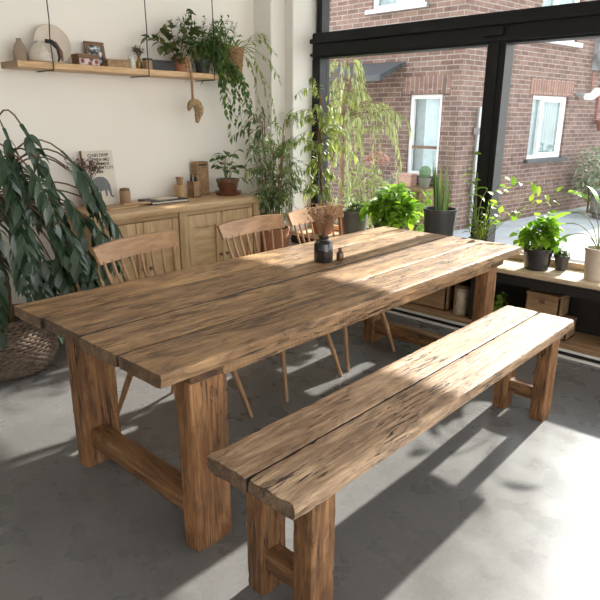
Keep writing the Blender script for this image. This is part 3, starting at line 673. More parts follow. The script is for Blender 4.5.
# bamboo in the corner
c0 = V((3.49, 3.53, 0))
t = thing('potted_bamboo', 'tall slender bamboo standing in the corner beside the sideboard', 'plant', c0)
pot(t, c0, .10, .135, .62, M_TERRA)
random.seed(41); qs = MB(); ql = MB()
for i in range(11):
    a = U(0, 2*PI); b = c0+V((math.cos(a)*.05, math.sin(a)*.05, .58)); top = c0+V((math.cos(a)*U(.05, .16), math.sin(a)*U(.04, .1), U(1.05, 1.55)))
    pts = curve3(b, (b+top)/2+V((0, 0, .1)), top, 8); qs.tube(pts, [.006]*4+[.004]*5, 6)
    for j in range(10):
        p = pts[random.choice([1, 2, 3, 4, 5, 6, 7, 8])]; aa = U(0, 2*PI); L_ = U(.15, .42); e = p+V((math.cos(aa)*L_+.04, math.sin(aa)*L_*.6, U(-.16, .16)))
        e.y = min(e.y, 3.66); e.x = min(e.x, 3.90) ; leafy(qs, ql, curve3(p, (p+e)/2+V((0, 0, .09)), e, 6), .002, .001, 13, .07, .015, .15, .6, 1.0, 3, .15, .25, ymax=3.72)
qs.build('canes', M_BARK, t, True); ql.build('foliage', M_L_BAM, t)

# weeping fig in front of the left end of the window
c0 = V((3.93, 3.36, .531))
t = thing('weeping_fig', 'airy weeping fig with pale green leaves before the left window frame', 'plant', c0)
pot(t, c0, .085, .11, .19, M_TERRA)
random.seed(51); q = MB(); qs = MB(); ql = MB()
for dx, dy in ((-.02, .0), (.02, .015), (.0, -.02)):
    q.tube([c0+V((dx, dy, .16)), c0+V((dx*-.5, dy*-.5+.02, .45)), c0+V((dx, dy+.05, .75)), c0+V((dx*.2, .04, 1.15))], [.011, .010, .009, .005], 7)
q.build('trunk', M_BARK, t, True)
for j in range(52):
    h = U(.22, 1.15); p = c0+V((0, .04*h, h)); aa = U(PI*.6, PI*2.05); L_ = U(.12, .40)*(1.1 if h > .6 else .7)
    e = p+V((math.cos(aa)*L_*.45, math.sin(aa)*L_, U(-.14, .14))); e.x = min(e.x, 4.05)
    leafy(qs, ql, curve3(p, (p+e)/2+V((0, 0, .14)), e, 6), .0022, .001, 15, .07, .017, .2, 1.1, .8, 3, .15, .6, xmax=4.05, ymax=3.54)
qs.build('twigs', M_BARK, t, True); ql.build('foliage', M_L_FIG, t)

def bush(name, lab, c, r, h, potspec, n, L, W, mat, seed, sq=1, zc=None, xmax=4.10, down=.1):
    c = V(c); t = thing(name, lab, 'plant', c); pot(t, c, *potspec); random.seed(seed); qs = MB(); ql = MB(); b = c+V((0, 0, potspec[2]-.02))
    for i in range(n):
        a = U(0, 2*PI); el_ = math.asin(U(.0, 1)); rr = U(.6, 1); tp = b+V((math.cos(a)*math.cos(el_)*r*rr*sq, math.sin(a)*math.cos(el_)*r*rr, h*math.sin(el_)*rr+.02)); tp.x = min(tp.x, xmax-.03)
        leafy(qs, ql, curve3(b+V((math.cos(a)*.02, math.sin(a)*.02, 0)), b+V((math.cos(a)*r*.25*sq, math.sin(a)*r*.25, h*.7*rr)), tp, 5), .003, .0012, 7, L, W, .45, .7, .9, 3, .15, down, xmax=xmax)
    qs.build('stems', M_STEM, t, True); ql.build('foliage', mat, t); return t
bush('potted_coleus', 'dense bright green bushy plant on the sill behind the table end', (3.93, 2.66, .531), .27, .36, (.10, .125, .17, M_DKPOT), 75, .085, .055, M_L_GRN, 61, .62)
bush('potted_basil', 'bright green bush in a glossy black pot on the sill', (3.96, 1.48, .531), .18, .27, (.078, .093, .145, plain('glossy_black_pot', (.02, .021, .023), .25, var=.1, coat=.3)), 48, .06, .05, M_L_GRN, 62, .75)
bush('potted_herb', 'little sparse plant in a small dark pot behind the glossy black pot', (4.04, 1.345, .531), .07, .09, (.035, .045, .10, M_DKPOT), 10, .035, .025, M_L_DKG, 63, .6)
bush('potted_fern', 'small green bushy plant in a grey-green bucket pot on the sill', (3.95, 3.02, .531), .10, .10, (.09, .105, .235, M_GREYPOT), 14, .05, .02, M_L_BAM, 64, .7)
bush('potted_ivy', 'small pale plant standing inside the window cabinet', (3.96, 1.70, .101), .09, .13, (.04, .05, .09, M_TERRA), 16, .04, .03, M_L_YEL, 65, .8, xmax=4.1)
# snake plant
c0 = V((3.96, 2.235, .531)); t = thing('snake_plant', 'upright snake plant in a dark pot left of the window post', 'plant', c0); pot(t, c0, .10, .12, .33, M_DKPOT)
random.seed(71); ql = MB()
for k in range(17):
    a = U(0, 2*PI); r = U(.01, .07); ql.leaf(c0+V((r*math.cos(a), r*math.sin(a), .30)), V((math.cos(a)*.10, math.sin(a)*U(.08, .22), 1)), U(.24, .46), .034, 8, .02, .35, tipw=.5, up=V((math.sin(a), math.cos(a), .1)))
ql.build('foliage', M_L_SNK, t, True)
# terracotta pots in the window corner
for k, (x, y, r, h, lab) in enumerate(((4.02, 3.20, .05, .17, 'small empty terracotta pot on the sill behind the bucket pot'),)):
    t = thing('terracotta_pot', lab, 'pot', (x, y, .531)); q = MB(); q.lathe([(r*.7, 0), (r, h-.03), (r+.008, h-.03), (r+.008, h), (r-.006, h), (r*.6, .02)], (x, y, .531), 24); q.build('body', M_TERRA, t, True)
# vine by the post
c0 = V((3.99, 1.93, .531)); t = thing('climbing_vine', 'sprawling vine with pale heart leaves growing up beside the window post', 'plant', c0)
pot(t, c0, .05, .065, .10, M_TERRA)
random.seed(81); qs = MB(); ql = MB()
b = c0+V((0, 0, .09))
for e, hi, n in (((4.0, 2.03, 1.30), (3.97, 1.98, 1.0), 10), ((4.0, 1.50, 1.06), (3.98, 1.8, 1.22), 9), ((4.0, 1.38, .99), (3.98, 1.7, .98), 8), ((3.98, 1.66, .86), (3.96, 1.8, .98), 8), ((4.02, 1.78, 1.14), (4, 1.9, .96), 7), ((3.97, 2.0, 1.02), (3.95, 2.0, .8), 7), ((3.99, 1.24, 1.02), (3.98, 1.5, 1.18), 6), ((4.0, 2.02, .92), (3.98, 2.04, .7), 6)):
    leafy(qs, ql, curve3(b+V((U(-.02, .02), U(-.02, .02), 0)), hi, e, 10), .003, .0012, n, .065, .042, .25, .8, 1.0, 4, .15, .1, xmax=4.08)
for k, (e, L_) in enumerate((((3.99, 1.98, 1.13), .13), ((3.98, 2.06, 1.07), .12), ((4.0, 1.90, 1.03), .11), ((3.97, 1.99, .98), .12))):
    qs.tube(curve3(b, (3.97, 1.97, .9), e, 6), .003, 5); ql.leaf(e, V((-.2, (-1)**k*.8, .3)), L_, .065, 6, 1.2, .2)
for k in range(26):
    a = U(0, 2*PI); e = b+V((math.cos(a)*.05, math.sin(a)*.10, U(.15, .34))); leafy(qs, ql, curve3(b, (b+e)/2+V((0, 0, .03)), e, 5), .0015, .0008, 5, .05, .009, .2, .3, .5, 2, .1, 0, xmax=4.08)
qs.build('stems', M_STEM, t, True); ql.build('foliage', M_L_YEL, t)
# pot at the right edge
c0 = V((3.93, 1.10, .531)); t = thing('potted_palm', 'beige clay pot with arching long green leaves at the right of the sill', 'plant', c0); pot(t, c0, .06, .072, .205, M_BEIGEP)
random.seed(91); ql = MB(); qs = MB()
for e, hi in (((3.96, 1.30, .93), (3.94, 1.16, .98)), ((3.95, 1.32, .86), (3.93, 1.18, .90)), ((3.9, .92, .98), (3.92, 1.04, 1.0)), ((4.0, 1.16, 1.0), (3.95, 1.1, .92)), ((3.98, .98, 1.08), (3.95, 1.05, .95)), ((3.93, 1.26, .80), (3.93, 1.16, .85)), ((3.98, 1.22, 1.02), (3.94, 1.12, .98))):
    pts = curve3(c0+V((0, 0, .18)), hi, e, 6); qs.tube(pts, [.003]*7, 5); ql.leaf(pts[-1], pts[-1]-pts[-2], .19, .05, 6, .8, .2)
qs.build('stems', M_STEM, t, True); ql.build('foliage', M_L_GRN, t, True)

# ------------------------------------------------------------------ on the table
c0 = V((2.385, 2.03, .7602)); t = thing('black_bottle_vase', 'black stoneware bottle with dried beige flowers on the table', 'vase', c0)
q = MB(); q.lathe([(.046, 0), (.051, .004), (.052, .05), (.051, .095), (.046, .106), (.030, .116), (.027, .125), (.030, .132), (.030, .138), (.022, .138), (.022, .12)], c0, 40); q.build('body', M_GBLK, t, True)
ql = MB(); qs = MB(); dried(ql, c0+V((0, 0, .12)), .19, .10, 85, .016, qs, 9); ql.build('dried_flowers', M_DRY, t); qs.build('flower_stems', M_DRY, t)
c0 = V((2.472, 1.985, .7602)); t = thing('amber_bottle', 'tiny amber glass bottle beside the black vase', 'bottle', c0)
q = MB(); q.lathe([(.018, 0), (.020, .003), (.020, .036), (.016, .044), (.009, .049), (.009, .056)], c0, 24); q.build('body', M_AMBER, t, True)
q = MB(); q.lathe([(.011, .056), (.011, .066), (.006, .068)], c0, 18); q.build('cap', M_DARKW, t, True)

# ------------------------------------------------------------------ wall shelf
SZ = 1.812; t = thing('wall_shelf', 'pine wall shelf hung on black wires above the sideboard', 'shelf', (2.31, 3.83, 1.775))
q = MB(); q.beam('x', 1.60, 3.13, 3.71, 3.945, 1.775, SZ, .0006, .001, .08, rad=.003); q.build('board', M_SHELF, t, True)
for x in (1.812, 2.485, 3.06):
    q = MB(); q.tube([(x, 3.935, 1.768), (x, 3.705, 1.768), (x, 3.705, 1.80), (x-.004, 3.705, 1.95), (x+.003, 3.705, 2.05), (x, 3.71, 2.4), (x, 3.8, 2.7), (x, 3.945, 3.1)], .0035, 6); q.build('wire', M_WIRE, t, True)
def onshelf(name, lab, cat, x, y): return thing(name, lab, cat, (x, y, SZ))
t = onshelf('clay_vase', 'narrow brown clay vase at the left end of the shelf', 'vase', 1.675, 3.83)
q = MB(); q.lathe([(.036, 0), (.040, .01), (.040, .05), (.030, .09), (.016, .115), (.013, .125), (.016, .13), (.010, .13)], (1.675, 3.83, SZ), 28); q.build('body', plain('taupe_clay', (.33, .26, .19), .8, var=.12), t, True)
t = onshelf('speckled_jug', 'speckled cream jug with a black strap over its shoulder', 'jug', 1.80, 3.79)
spk, nt, bs, out = newmat('speckled_stoneware'); tc = N(nt, 'ShaderNodeTexCoord'); vn = N(nt, 'ShaderNodeTexVoronoi', Scale=85.0); nt.links.new(tc.outputs['Object'], vn.inputs['Vector']); nt.links.new(ramp(nt, vn.outputs['Distance'], [(.16, (.12, .07, .04)), (.24, (.62, .56, .48))]), bs.inputs['Base Color']); bs.inputs['Roughness'].default_value = .5
q = MB(); q.lathe([(.060, 0), (.072, .008), (.078, .035), (.068, .07), (.045, .098), (.026, .108), (.024, .118), (.028, .12), (.02, .12)], (1.785, 3.79, SZ), 32); q.build('body', spk, t, True)
q = MB(); q.tube([(1.80, 3.755, SZ+.122), (1.83, 3.735, SZ+.118), (1.855, 3.715, SZ+.08), (1.862, 3.715, SZ+.03), (1.858, 3.73, SZ+.008)], [.012, .014, .010, .008, .005], 8); q.build('strap', M_BLKBOOK, t, True)
q = MB(); q.tube([(1.82, 3.75, SZ+.125), (1.85, 3.735, SZ+.11), (1.878, 3.72, SZ+.06), (1.884, 3.725, SZ+.012)], [.012, .014, .011, .006], 8); q.build('leather_loop', M_DARKW, t, True)
t = onshelf('ceramic_plate', 'large round cream plate leaning on the wall behind the jug', 'plate', 1.90, 3.90)
Mx = Matrix.Translation((1.905, 3.885, SZ+.118)) @ Matrix.Rotation(math.radians(80), 4, 'X')
q = MB(); q.lathe([(.03, -.010), (.085, -.006), (.118, .010), (.120, .012), (.116, .014), (.08, -.001), (.02, -.004)], (0, 0, 0), 56); q.v = [tuple(Mx @ V(v)) for v in q.v]; q.build('dish', M_CREAMP, t, True)
q = MB(); q.lathe([(.055, -.016), (.06, -.008), (.05, -.007)], (0, 0, 0), 40); q.v = [tuple(Mx @ V(v)) for v in q.v]; q.build('foot_ring', M_CREAMP, t, True)
t = onshelf('trinket_box', 'small brown wooden box with red and white patterned front', 'box', 2.07, 3.80)
q = MB(); q.box(2.005, 2.15, 3.755, 3.845, SZ, SZ+.045, .002); q.build('body', M_DARKW, t)
q = MB(); q.box(2.003, 2.152, 3.753, 3.847, SZ+.046, SZ+.068, .002); q.build('lid', M_DARKW, t)
pt, nt, bs, out = newmat('red_patterned_front'); tc = N(nt, 'ShaderNodeTexCoord'); vn = N(nt, 'ShaderNodeTexVoronoi', Scale=34.0); nt.links.new(tc.outputs['Object'], vn.inputs['Vector']); nt.links.new(ramp(nt, vn.outputs['Distance'], [(.2, (.36, .03, .03)), (.34, (.05, .03, .03)), (.6, (.6, .5, .45))]), bs.inputs['Base Color'])
q = MB(); q.box(2.010, 2.145, 3.752, 3.755, SZ+.004, SZ+.041); q.build('patterned_front', pt, t)
t = onshelf('photo_frame', 'dark brown photo frame leaning on the wall over the shelf', 'picture frame', 2.21, 3.88)
Mx = Matrix.Translation((2.20, 3.868, SZ)) @ Matrix.Rotation(math.radians(-10), 4, 'X')
q = MB()
for b in ((-.07, -.048, 0, .165), (.048, .07, 0, .165), (-.048, .048, 0, .024), (-.048, .048, .141, .165)): q.box(b[0], b[1], 0, .016, b[2], b[3], .002, Mx)
q.build('frame', M_DARKW, t)
ph, nt, bs, out = newmat('monochrome_photo_print'); tc = N(nt, 'ShaderNodeTexCoord'); vn = N(nt, 'ShaderNodeTexNoise', Scale=28.0, Detail=3.0); nt.links.new(tc.outputs['Object'], vn.inputs['Vector']); nt.links.new(ramp(nt, vn.outputs['Fac'], [(.42, (.03, .04, .05)), (.52, (.25, .28, .32)), (.6, (.75, .77, .8))]), bs.inputs['Base Color']); bs.inputs['Roughness'].default_value = .3
q = MB(); q.box(-.05, .05, .006, .012, .02, .145, 0, Mx); q.build('photo', ph, t)
t = onshelf('wooden_box', 'low brown wooden box right of the photo frame', 'box', 2.28, 3.79)
Mx = Matrix.Translation((2.285, 3.785, SZ)) @ Matrix.Rotation(math.radians(-6), 4, 'Z')
q = MB(); q.box(-.075, .08, -.04, .04, 0, .036, .002, Mx); q.build('body', M_BOXW, t)
q = MB(); q.box(-.077, .082, -.042, .042, .0365, .050, .002, Mx); q.build('lid', M_BOXW, t)
t = onshelf('glass_candle', 'whitish candle in a glass jar on the shelf', 'candle', 2.43, 3.82)
cg = glassmat('clear_jar_glass')
q = MB(); q.lathe([(.026, 0), (.028, .004), (.028, .088), (.026, .088), (.026, .006)], (2.43, 3.82, SZ), 28); q.build('jar', cg, t, True)
q = MB(); q.lathe([(.0255, .007), (.0255, .072), (.01, .073)], (2.43, 3.82, SZ), 24); q.build('wax', plain('cream_wax', (.75, .70, .60), .5, var=.03), t, True)
q = MB(); q.tube([(2.43, 3.82, SZ+.072), (2.432, 3.82, SZ+.086)], .0015, 5); q.build('wick', M_BLACK, t)
t = onshelf('posy_bottle', 'little amber bottle holding dried brown blossoms', 'vase', 2.505, 3.85)
q = MB(); q.lathe([(.020, 0), (.022, .004), (.022, .05), (.012, .066), (.011, .082)], (2.505, 3.85, SZ), 22); q.build('body', plain('ochre_glass', (.35, .22, .05), .2, var=.1, coat=.3), t, True)
ql = MB(); qs = MB(); dried(ql, (2.505, 3.85, SZ+.075), .07, .035, 26, .016, qs, 12); ql.build('dried_flowers', M_DRYD, t); qs.build('flower_stems', M_DRYD, t)
t = onshelf('wooden_box', 'little upright brown box beside the amber posy bottle', 'box', 2.52, 3.775)
q = MB(); q.box(2.50, 2.55, 3.755, 3.80, SZ, SZ+.062, .002); q.build('body', M_BOXW, t); q = MB(); q.box(2.498, 2.552, 3.753, 3.802, SZ+.0625, SZ+.075, .002); q.build('lid', M_BLKBOOK, t)
t = onshelf('black_box', 'long low black box on the shelf under the leafy pot plant', 'box', 2.66, 3.82)
q = MB(); q.box(2.565, 2.76, 3.785, 3.865, SZ, SZ+.06, .003); q.build('body', M_BLKBOOK, t); q = MB(); q.box(2.563, 2.762, 3.783, 3.867, SZ+.0605, SZ+.072, .002); q.build('lid', M_BLKBOOK, t)
# begonia
c0 = V((2.84, 3.83, SZ)); t = thing('begonia', 'reddish green leafy plant in a terracotta pot on the shelf', 'plant', c0); pot(t, c0, .045, .06, .105, M_TERRA)
random.seed(101); ql = MB(); qs = MB(); b = c0+V((0, 0, .09))
for e, hi, n in (((2.52, 3.76, 2.02), (2.68, 3.8, 2.02), 8), ((2.60, 3.74, 1.96), (2.7, 3.78, 2.0), 7), ((2.74, 3.72, 1.88), (2.76, 3.76, 2.0), 6), ((2.76, 3.82, 2.16), (2.78, 3.83, 2.05), 6), ((2.90, 3.8, 2.24), (2.88, 3.82, 2.1), 8), ((2.98, 3.78, 2.12), (2.92, 3.8, 2.1), 7), ((2.68, 3.84, 2.08), (2.76, 3.83, 2.05), 6), ((2.9, 3.72, 1.95), (2.88, 3.75, 2.02), 6), ((2.84, 3.75, 2.08), (2.84, 3.8, 2.0), 6)):
    leafy(qs, ql, curve3(b, hi, e, 6), .003, .0015, n+4, .07, .05, .3, .8, .9, 4, .15, .1, ymax=3.93)
qs.build('stems', M_BARK, t, True); ql.build('foliage', leafmat('olive_red_leaf', (.04, .08, .02), (.17, .16, .05), .4, .25), t)
# fern at the end of the shelf, trailing down
c0 = V((3.04, 3.82, SZ)); t = thing('trailing_fern', 'lush dark green trailing fern at the right end of the shelf', 'plant', c0); pot(t, c0, .045, .06, .10, M_DKPOT)
random.seed(111); ql = MB(); qs = MB(); b = c0+V((0, 0, .09))
for k in range(85):
    a = U(PI*.95, PI*2.1); r = U(.10, .30); e = b+V((math.cos(a)*r*1.1+.06, math.sin(a)*r*.55, U(-.16, .33))); hi = b+V((math.cos(a)*r*.5+.03, math.sin(a)*r*.3, U(.12, .32)))
    leafy(qs, ql, curve3(b, hi, e, 7), .002, .001, 16, .055, .016, .15, .5, 1.0, 2, .1, .1, ymax=3.93)
for (x, y, z) in ((3.14, 3.68, 1.50), (3.20, 3.70, 1.32), (3.10, 3.66, 1.60), (3.28, 3.66, 1.36), (3.34, 3.64, 1.28), (3.2, 3.64, 1.42), (3.38, 3.66, 1.45), (3.3, 3.62, 1.52)):
    leafy(qs, ql, curve3(b, (x, y, 2.02), (x, y, z), 12), .002, .001, 30, .055, .026, .3, .9, 1.1, 3, .15, .2, ymax=3.93)
qs.build('stems', M_STEM, t, True); ql.build('foliage', M_L_TRL, t)
# hanging woven basket with plant
c0 = V((3.35, 3.82, 1.80)); t = thing('wall_basket', 'tapered woven wall basket hanging at the shelf end', 'basket', c0)
q = MB()
for i in range(17):
    z = -.03+i*.0155; r = .045+.035*(i/16)**.8; ph = (i % 2)*PI
    q.tube([c0+V(((r+.003*math.sin(14*a+ph))*math.cos(a), (r+.003*math.sin(14*a+ph))*math.sin(a), z)) for a in [2*PI*k/70 for k in range(71)]], .0082, 5, False)
q.build('weave', M_ROPE, t, True)
q = MB(); q.lathe([(.042, -.04), (.044, -.03), (.074, .21), (.068, .21), (.04, -.03)], c0, 28); q.build('liner', M_KRAFT, t, True)
q = MB(); q.tube(curve3(c0+V((0, .07, .2)), c0+V((0, .1, .3)), c0+V((0, .125, .24)), 6), .005, 6); q.build('hanging_loop', M_ROPE, t, True)
t = thing('spider_plant', 'arching variegated plant growing out of the wall basket', 'plant', c0+V((0, 0, .2)))
random.seed(121); ql = MB(); qs = MB(); b = c0+V((0, 0, .16))
for k in range(18):
    a = U(PI*.9, PI*2.1); ql.leaf(b, V((math.cos(a)*.7, math.sin(a)*.5, 1.1)), U(.2, .34), .017, 10, 2.0, .3)
for (x, y, z, hx, hz) in ((3.62, 3.62, 1.98, 3.5, 2.2), (3.70, 3.64, 1.75, 3.6, 2.1), (3.52, 3.6, 1.50, 3.5, 2.1), (3.6, 3.58, 1.3, 3.62, 1.95), (3.42, 3.62, 1.55, 3.46, 2.05), (3.5, 3.6, 2.08, 3.45, 2.2)):
    leafy(qs, ql, curve3(b, (hx, y+.05, hz), (x, y, z), 12), .002, .0012, 14, .06, .018, .3, .8, .8, 3, .15, .2, ymax=3.74)
M_L_SPI = leafmat('pale_spider_leaf', (.16, .24, .06), (.40, .46, .20), .45, .35); qs.build('runners', M_L_SPI, t, True); ql.build('foliage', M_L_SPI, t)
# gourd on a rope
t = thing('hanging_gourd', 'curved dried fibre gourd hanging on a jute rope below the shelf', 'ornament', (2.86, 3.70, 1.47))
q = MB(); q.tube([(2.80, 3.72, SZ+.11), (2.82, 3.695, SZ+.08), (2.83, 3.692, 1.80), (2.835, 3.692, 1.68), (2.845, 3.695, 1.60)], [.006, .008, .008, .007, .006], 7)
for s_ in (0, PI): q.tube([(2.832+.006*math.cos(a*9+s_), 3.69+.006*math.sin(a*9+s_), 1.82-.22*a/6) for a in [6*i/60 for i in range(61)]], .0045, 5)
q.build('rope', M_ROPE, t, True)
q = MB(); arc = [V((2.845+.045*math.cos(a), 3.695, 1.545+.055*math.sin(a))) for a in [PI*1.0-.2+(-PI*1.15)*i/14 for i in range(15)]]
q.tube([V((arc[0].x-.005, 3.695, arc[0].z-.012))]+arc+[arc[-1]+V((-.012, 0, -.05))], [.008, .014, .018, .022, .026, .029, .031, .033, .034, .035, .036, .036, .035, .033, .031, .027, .012], 16); q.build('gourd', plain('dried_gourd', (.36, .25, .13), .85, var=.5, scale=60, bump=1.0, bscale=140), t, True)

# ------------------------------------------------------------------ outside
box_struct('floor_outside', (4.32, 19, -6, 14, -.22, -.10), M_PAVE, 'grey paved yard outside the window')
GZ = -.10
h = thing('brick_house', 'red brick house with white windows beyond the glass', 'house', (10, 6, GZ))
C0 = V((7.9, 4.29, 0)); D = V((.991, -.131, 0)).normalized(); NB = V((-.131, -.991, 0)).normalized()
fA = lambda u, w_, z: (7.9+w_, u, z)
def fB(s_, w_, z): p = C0+D*s_-NB*w_; return (p.x, p.y, z)
hA = [(4.56, 5.10, .68, 1.83), (4.95, 5.85, 3.04, 3.9), (7.3, 8.2, .9, 2.0)]
hB = [(1.92, 3.05, .87, 1.86), (1.88, 3.08, 2.70, 3.6), (5.6, 6.8, .87, 1.9)]
wallholes(fA, 4.29, 12, GZ, 4.4, hA, .12).build('side_wall', M_BRA, h)
wallholes(fB, 0, 10, GZ, 4.4, hB, .12).build('front_wall', M_BRB, h)
q = MB(); q.add([(7.85, 4.2, 4.4), (17.9, 2.9, 4.4), (18, 12, 4.4), (7.85, 12, 4.4), (7.85, 4.2, 4.5), (17.9, 2.9, 4.5), (18, 12, 4.5), (7.85, 12, 4.5)], [(0, 1, 2, 3), (4, 5, 6, 7), (0, 1, 5, 4), (1, 2, 6, 5), (2, 3, 7, 6), (3, 0, 4, 7)]); q.build('roof', M_DKROOF, h)
def hbox(f_, u0, u1, w0, w1, z0, z1):
    vs = [f_(u, w_, z) for z in (z0, z1) for u, w_ in ((u0, w0), (u1, w0), (u1, w1), (u0, w1))]
    return vs, [(0, 1, 2, 3), (4, 5, 6, 7), (0, 1, 5, 4), (1, 2, 6, 5), (2, 3, 7, 6), (3, 0, 4, 7)]
def hwin(f_, u0, u1, z0, z1, solm, mull=None, curtain=True, sillmat=M_DKROOF):
    q = MB(); fw = .055
    for b in ((u0, u0+fw, z0, z1), (u1-fw, u1, z0, z1), (u0+fw, u1-fw, z0, z0+fw), (u0+fw, u1-fw, z1-fw, z1)): q.add(*hbox(f_, b[0], b[1], .04, .10, b[2], b[3]))
    if mull is not None:
        q.add(*hbox(f_, mull, mull+.05, .035, .10, z0+fw, z1-fw)); m2 = .035
        for b in ((mull+.05, mull+.05+m2, z0+fw, z1-fw), (u1-fw-m2, u1-fw, z0+fw, z1-fw), (mull+.05, u1-fw, z0+fw, z0+fw+m2), (mull+.05, u1-fw, z1-fw-m2, z1-fw)): q.add(*hbox(f_, b[0], b[1], .05, .085, b[2], b[3]))
    o = q.build('window_frame', M_WHITE, h)
    q = MB(); q.add(*hbox(f_, u0+fw*.5, u1-fw*.5, .085, .088, z0+fw*.5, z1-fw*.5)); q.build('pane', M_GLASS, o)
    q = MB(); q.add(*hbox(f_, u0-.02, u1+.02,   .16, .17, z0-.02, z1+.02)); q.build('room_backing', M_ROOMD, o)
    if curtain:
        q = MB(); a, b = (u0+(u1-u0)*.05, u0+(u1-u0)*.62) if mull is None else (u0+.06, u1-.05); n = 60
        vs = []; 
        for k in range(n+1):
            u = a+(b-a)*k/n; w_ = (.125 if mull is None else .104)+.012*math.sin(k*1.3); vs += [f_(u, w_, z0), f_(u, w_, z1)]
        q.add(vs, [(2*k, 2*k+2, 2*k+3, 2*k+1) for k in range(n)]); q.build('curtain', M_CURT if mull is None else M_BLIND, o)
    q = MB(); q.add(*hbox(f_, u0-.08, u1+.08, -.07, .06, z0-.06, z0)); q.build('window_sill', sillmat, h)
    q = MB(); q.add(*hbox(f_, u0-.12, u1+.12, -.008, .0, z1+.01, z1+.25)); q.build('lintel', solm, h)
hwin(fA, *hA[0], M_SOLA); hwin(fA, *hA[1], M_SOLA, sillmat=M_STEEL); hwin(fA, *hA[2], M_SOLA)
hwin(fB, *hB[0], M_SOLB, 2.26); hwin(fB, *hB[1], M_SOLB, 2.35, sillmat=M_WHITE); hwin(fB, *hB[2], M_SOLB, 6.0)
q = MB(); q.add(*hbox(fA, 4.62, 5.04, .03, .05, 1.07, 1.11)); q.build('window_bar', M_DARKW, h)
# lean-to canopy
q = MB(); q.add([(7.89, 5.20, 2.30), (7.89, 6.5, 2.30), (7.25, 6.5, 2.08), (7.25, 5.20, 2.08), (7.89, 5.20, 2.24), (7.89, 6.5, 2.24), (7.25, 6.5, 2.0), (7.25, 5.20, 2.0)], [(0, 1, 2, 3), (4, 5, 6, 7), (0, 1, 5, 4), (1, 2, 6, 5), (2, 3, 7, 6), (3, 0, 4, 7)]); q.build('canopy', M_DKROOF, h)
q = MB()
dp = V(fB(.42, -.06, 0)); q.tube([(dp.x, dp.y, GZ), (dp.x, dp.y, 1.66)], .032, 12)
q.box(dp.x-.05, dp.x+.05, dp.y-.05, dp.y+.05, 1.28, 1.38, .01); q.box(dp.x-.04, dp.x+.04, dp.y, dp.y+.05, .4, .43); q.build('downpipe', M_STEEL, h, True)
# wall lamp
p = V(fB(3.30, -.08, 1.92)); t = thing('wall_lamp', 'grey outdoor lamp fixed beside the lower front window', 'lamp', p)
q = MB(); q.tube([V(fB(3.30, 0, 1.9)), V(fB(3.30, -.14, 1.90)), V(fB(3.42, -.2, 1.90))], .025, 8); q.build('bracket', M_STEEL, t, True)
q = MB(); q.tube([V(fB(3.25, -.2, 1.86)), V(fB(3.4, -.22, 1.87)), V(fB(3.6, -.2, 1.95)), V(fB(3.72, -.2, 1.98))], [.05, .06, .075, .04], 12); q.build('head', M_WHITE, t, True)
# metal box on the facade
t = thing('meter_box', 'weathered grey box high on the brick wall at right', 'box', fB(3.85, -.1, 2.35))
q = MB(); q.add(*hbox(fB, 3.72, 4.25, -.16, 0, 2.32, 2.92)); q.build('body', plain('weathered_grey', (.25, .25, .26), .8, var=.5, scale=6), t)
q = MB(); q.add(*hbox(fB, 3.70, 4.27, -.18, 0, 2.92, 2.96)); q.build('lid', M_STEEL, t)
q = MB(); q.tube([V(fB(3.75, -.03, 1.98)), V(fB(3.74, -.03, 2.3))], .012, 6); q.tube([V(fB(4.08, -.03, 1.42)), V(fB(4.08, -.03, 2.1))], .02, 6); tag(q.build('conduit', M_RED), 'thin red conduit running down the brick wall', 'pipe')
p = V(fB(4.07, -.16, 1.30)); t = thing('wall_planter', 'red flowerpot hung on the brick wall at far right', 'pot', p)
q = MB(); q.lathe([(.06, 0), (.10, .15), (.11, .15), (.11, .18), (.09, .18), (.05, .02)], p, 20); q.build('pot', M_RED, t, True)
q = MB(); q.tube([p+V((0, .0, .17)), p+V((.01, .1, .2)), V(fB(4.07, 0, 1.5))], .008, 5); q.build('hook', M_STEEL, t, True)

def outshrub(name, lab, cat, c, rx, ry, z0, z1, n, L, W, mat, seed, flowers=None, trunk=True):
    random.seed(seed); c = V(c); t = thing(name, lab, cat, (c.x, c.y, GZ)); qs = MB(); ql = MB(); zc = (z0+z1)/2
    if trunk:
        for k in range(5):
            a = 2*PI*k/5; qs.tube([(c.x+.04*math.cos(a), c.y+.04*math.sin(a), GZ), (c.x+.2*rx*math.cos(a), c.y+.2*ry*math.sin(a), (GZ+zc)/2), (c.x+.5*rx*math.cos(a), c.y+.5*ry*math.sin(a), zc+.2*(z1-z0))], [.02, .015, .006], 6)
        qs.build('branches', M_BARK, t, True)
    for i in range(n):
        while True:
            p = V((U(-1, 1), U(-1, 1), U(-1, 1)))
            if .35 < p.length < 1: break
        pp = V((c.x+p.x*rx, c.y+p.y*ry, zc+p.z*(z1-z0)/2)); 
        if pp.z < GZ+.03: continue
        ql.leaf(pp, p+V((U(-.8, .8), U(-.8, .8), U(-.8, .5))), L*U(.6, 1.2), W*U(.7, 1.2), 2, .5)
    ql.build('foliage', mat, t)
    if flowers:
        qf = MB()
        for i in range(flowers[0]):
            a = U(0, 2*PI); b = U(0, PI*.6); rr = flowers[2]; pp = V(flowers[1])+V((math.sin(b)*math.cos(a)*rr, math.sin(b)*math.sin(a)*rr, math.cos(b)*rr*.7))
            qf.leaf(pp, V((U(-1, 1), U(-1, 1), U(0, 1))), .05, .05, 2, .3)
        qf.build('flowers', M_PINK, t)
    return t
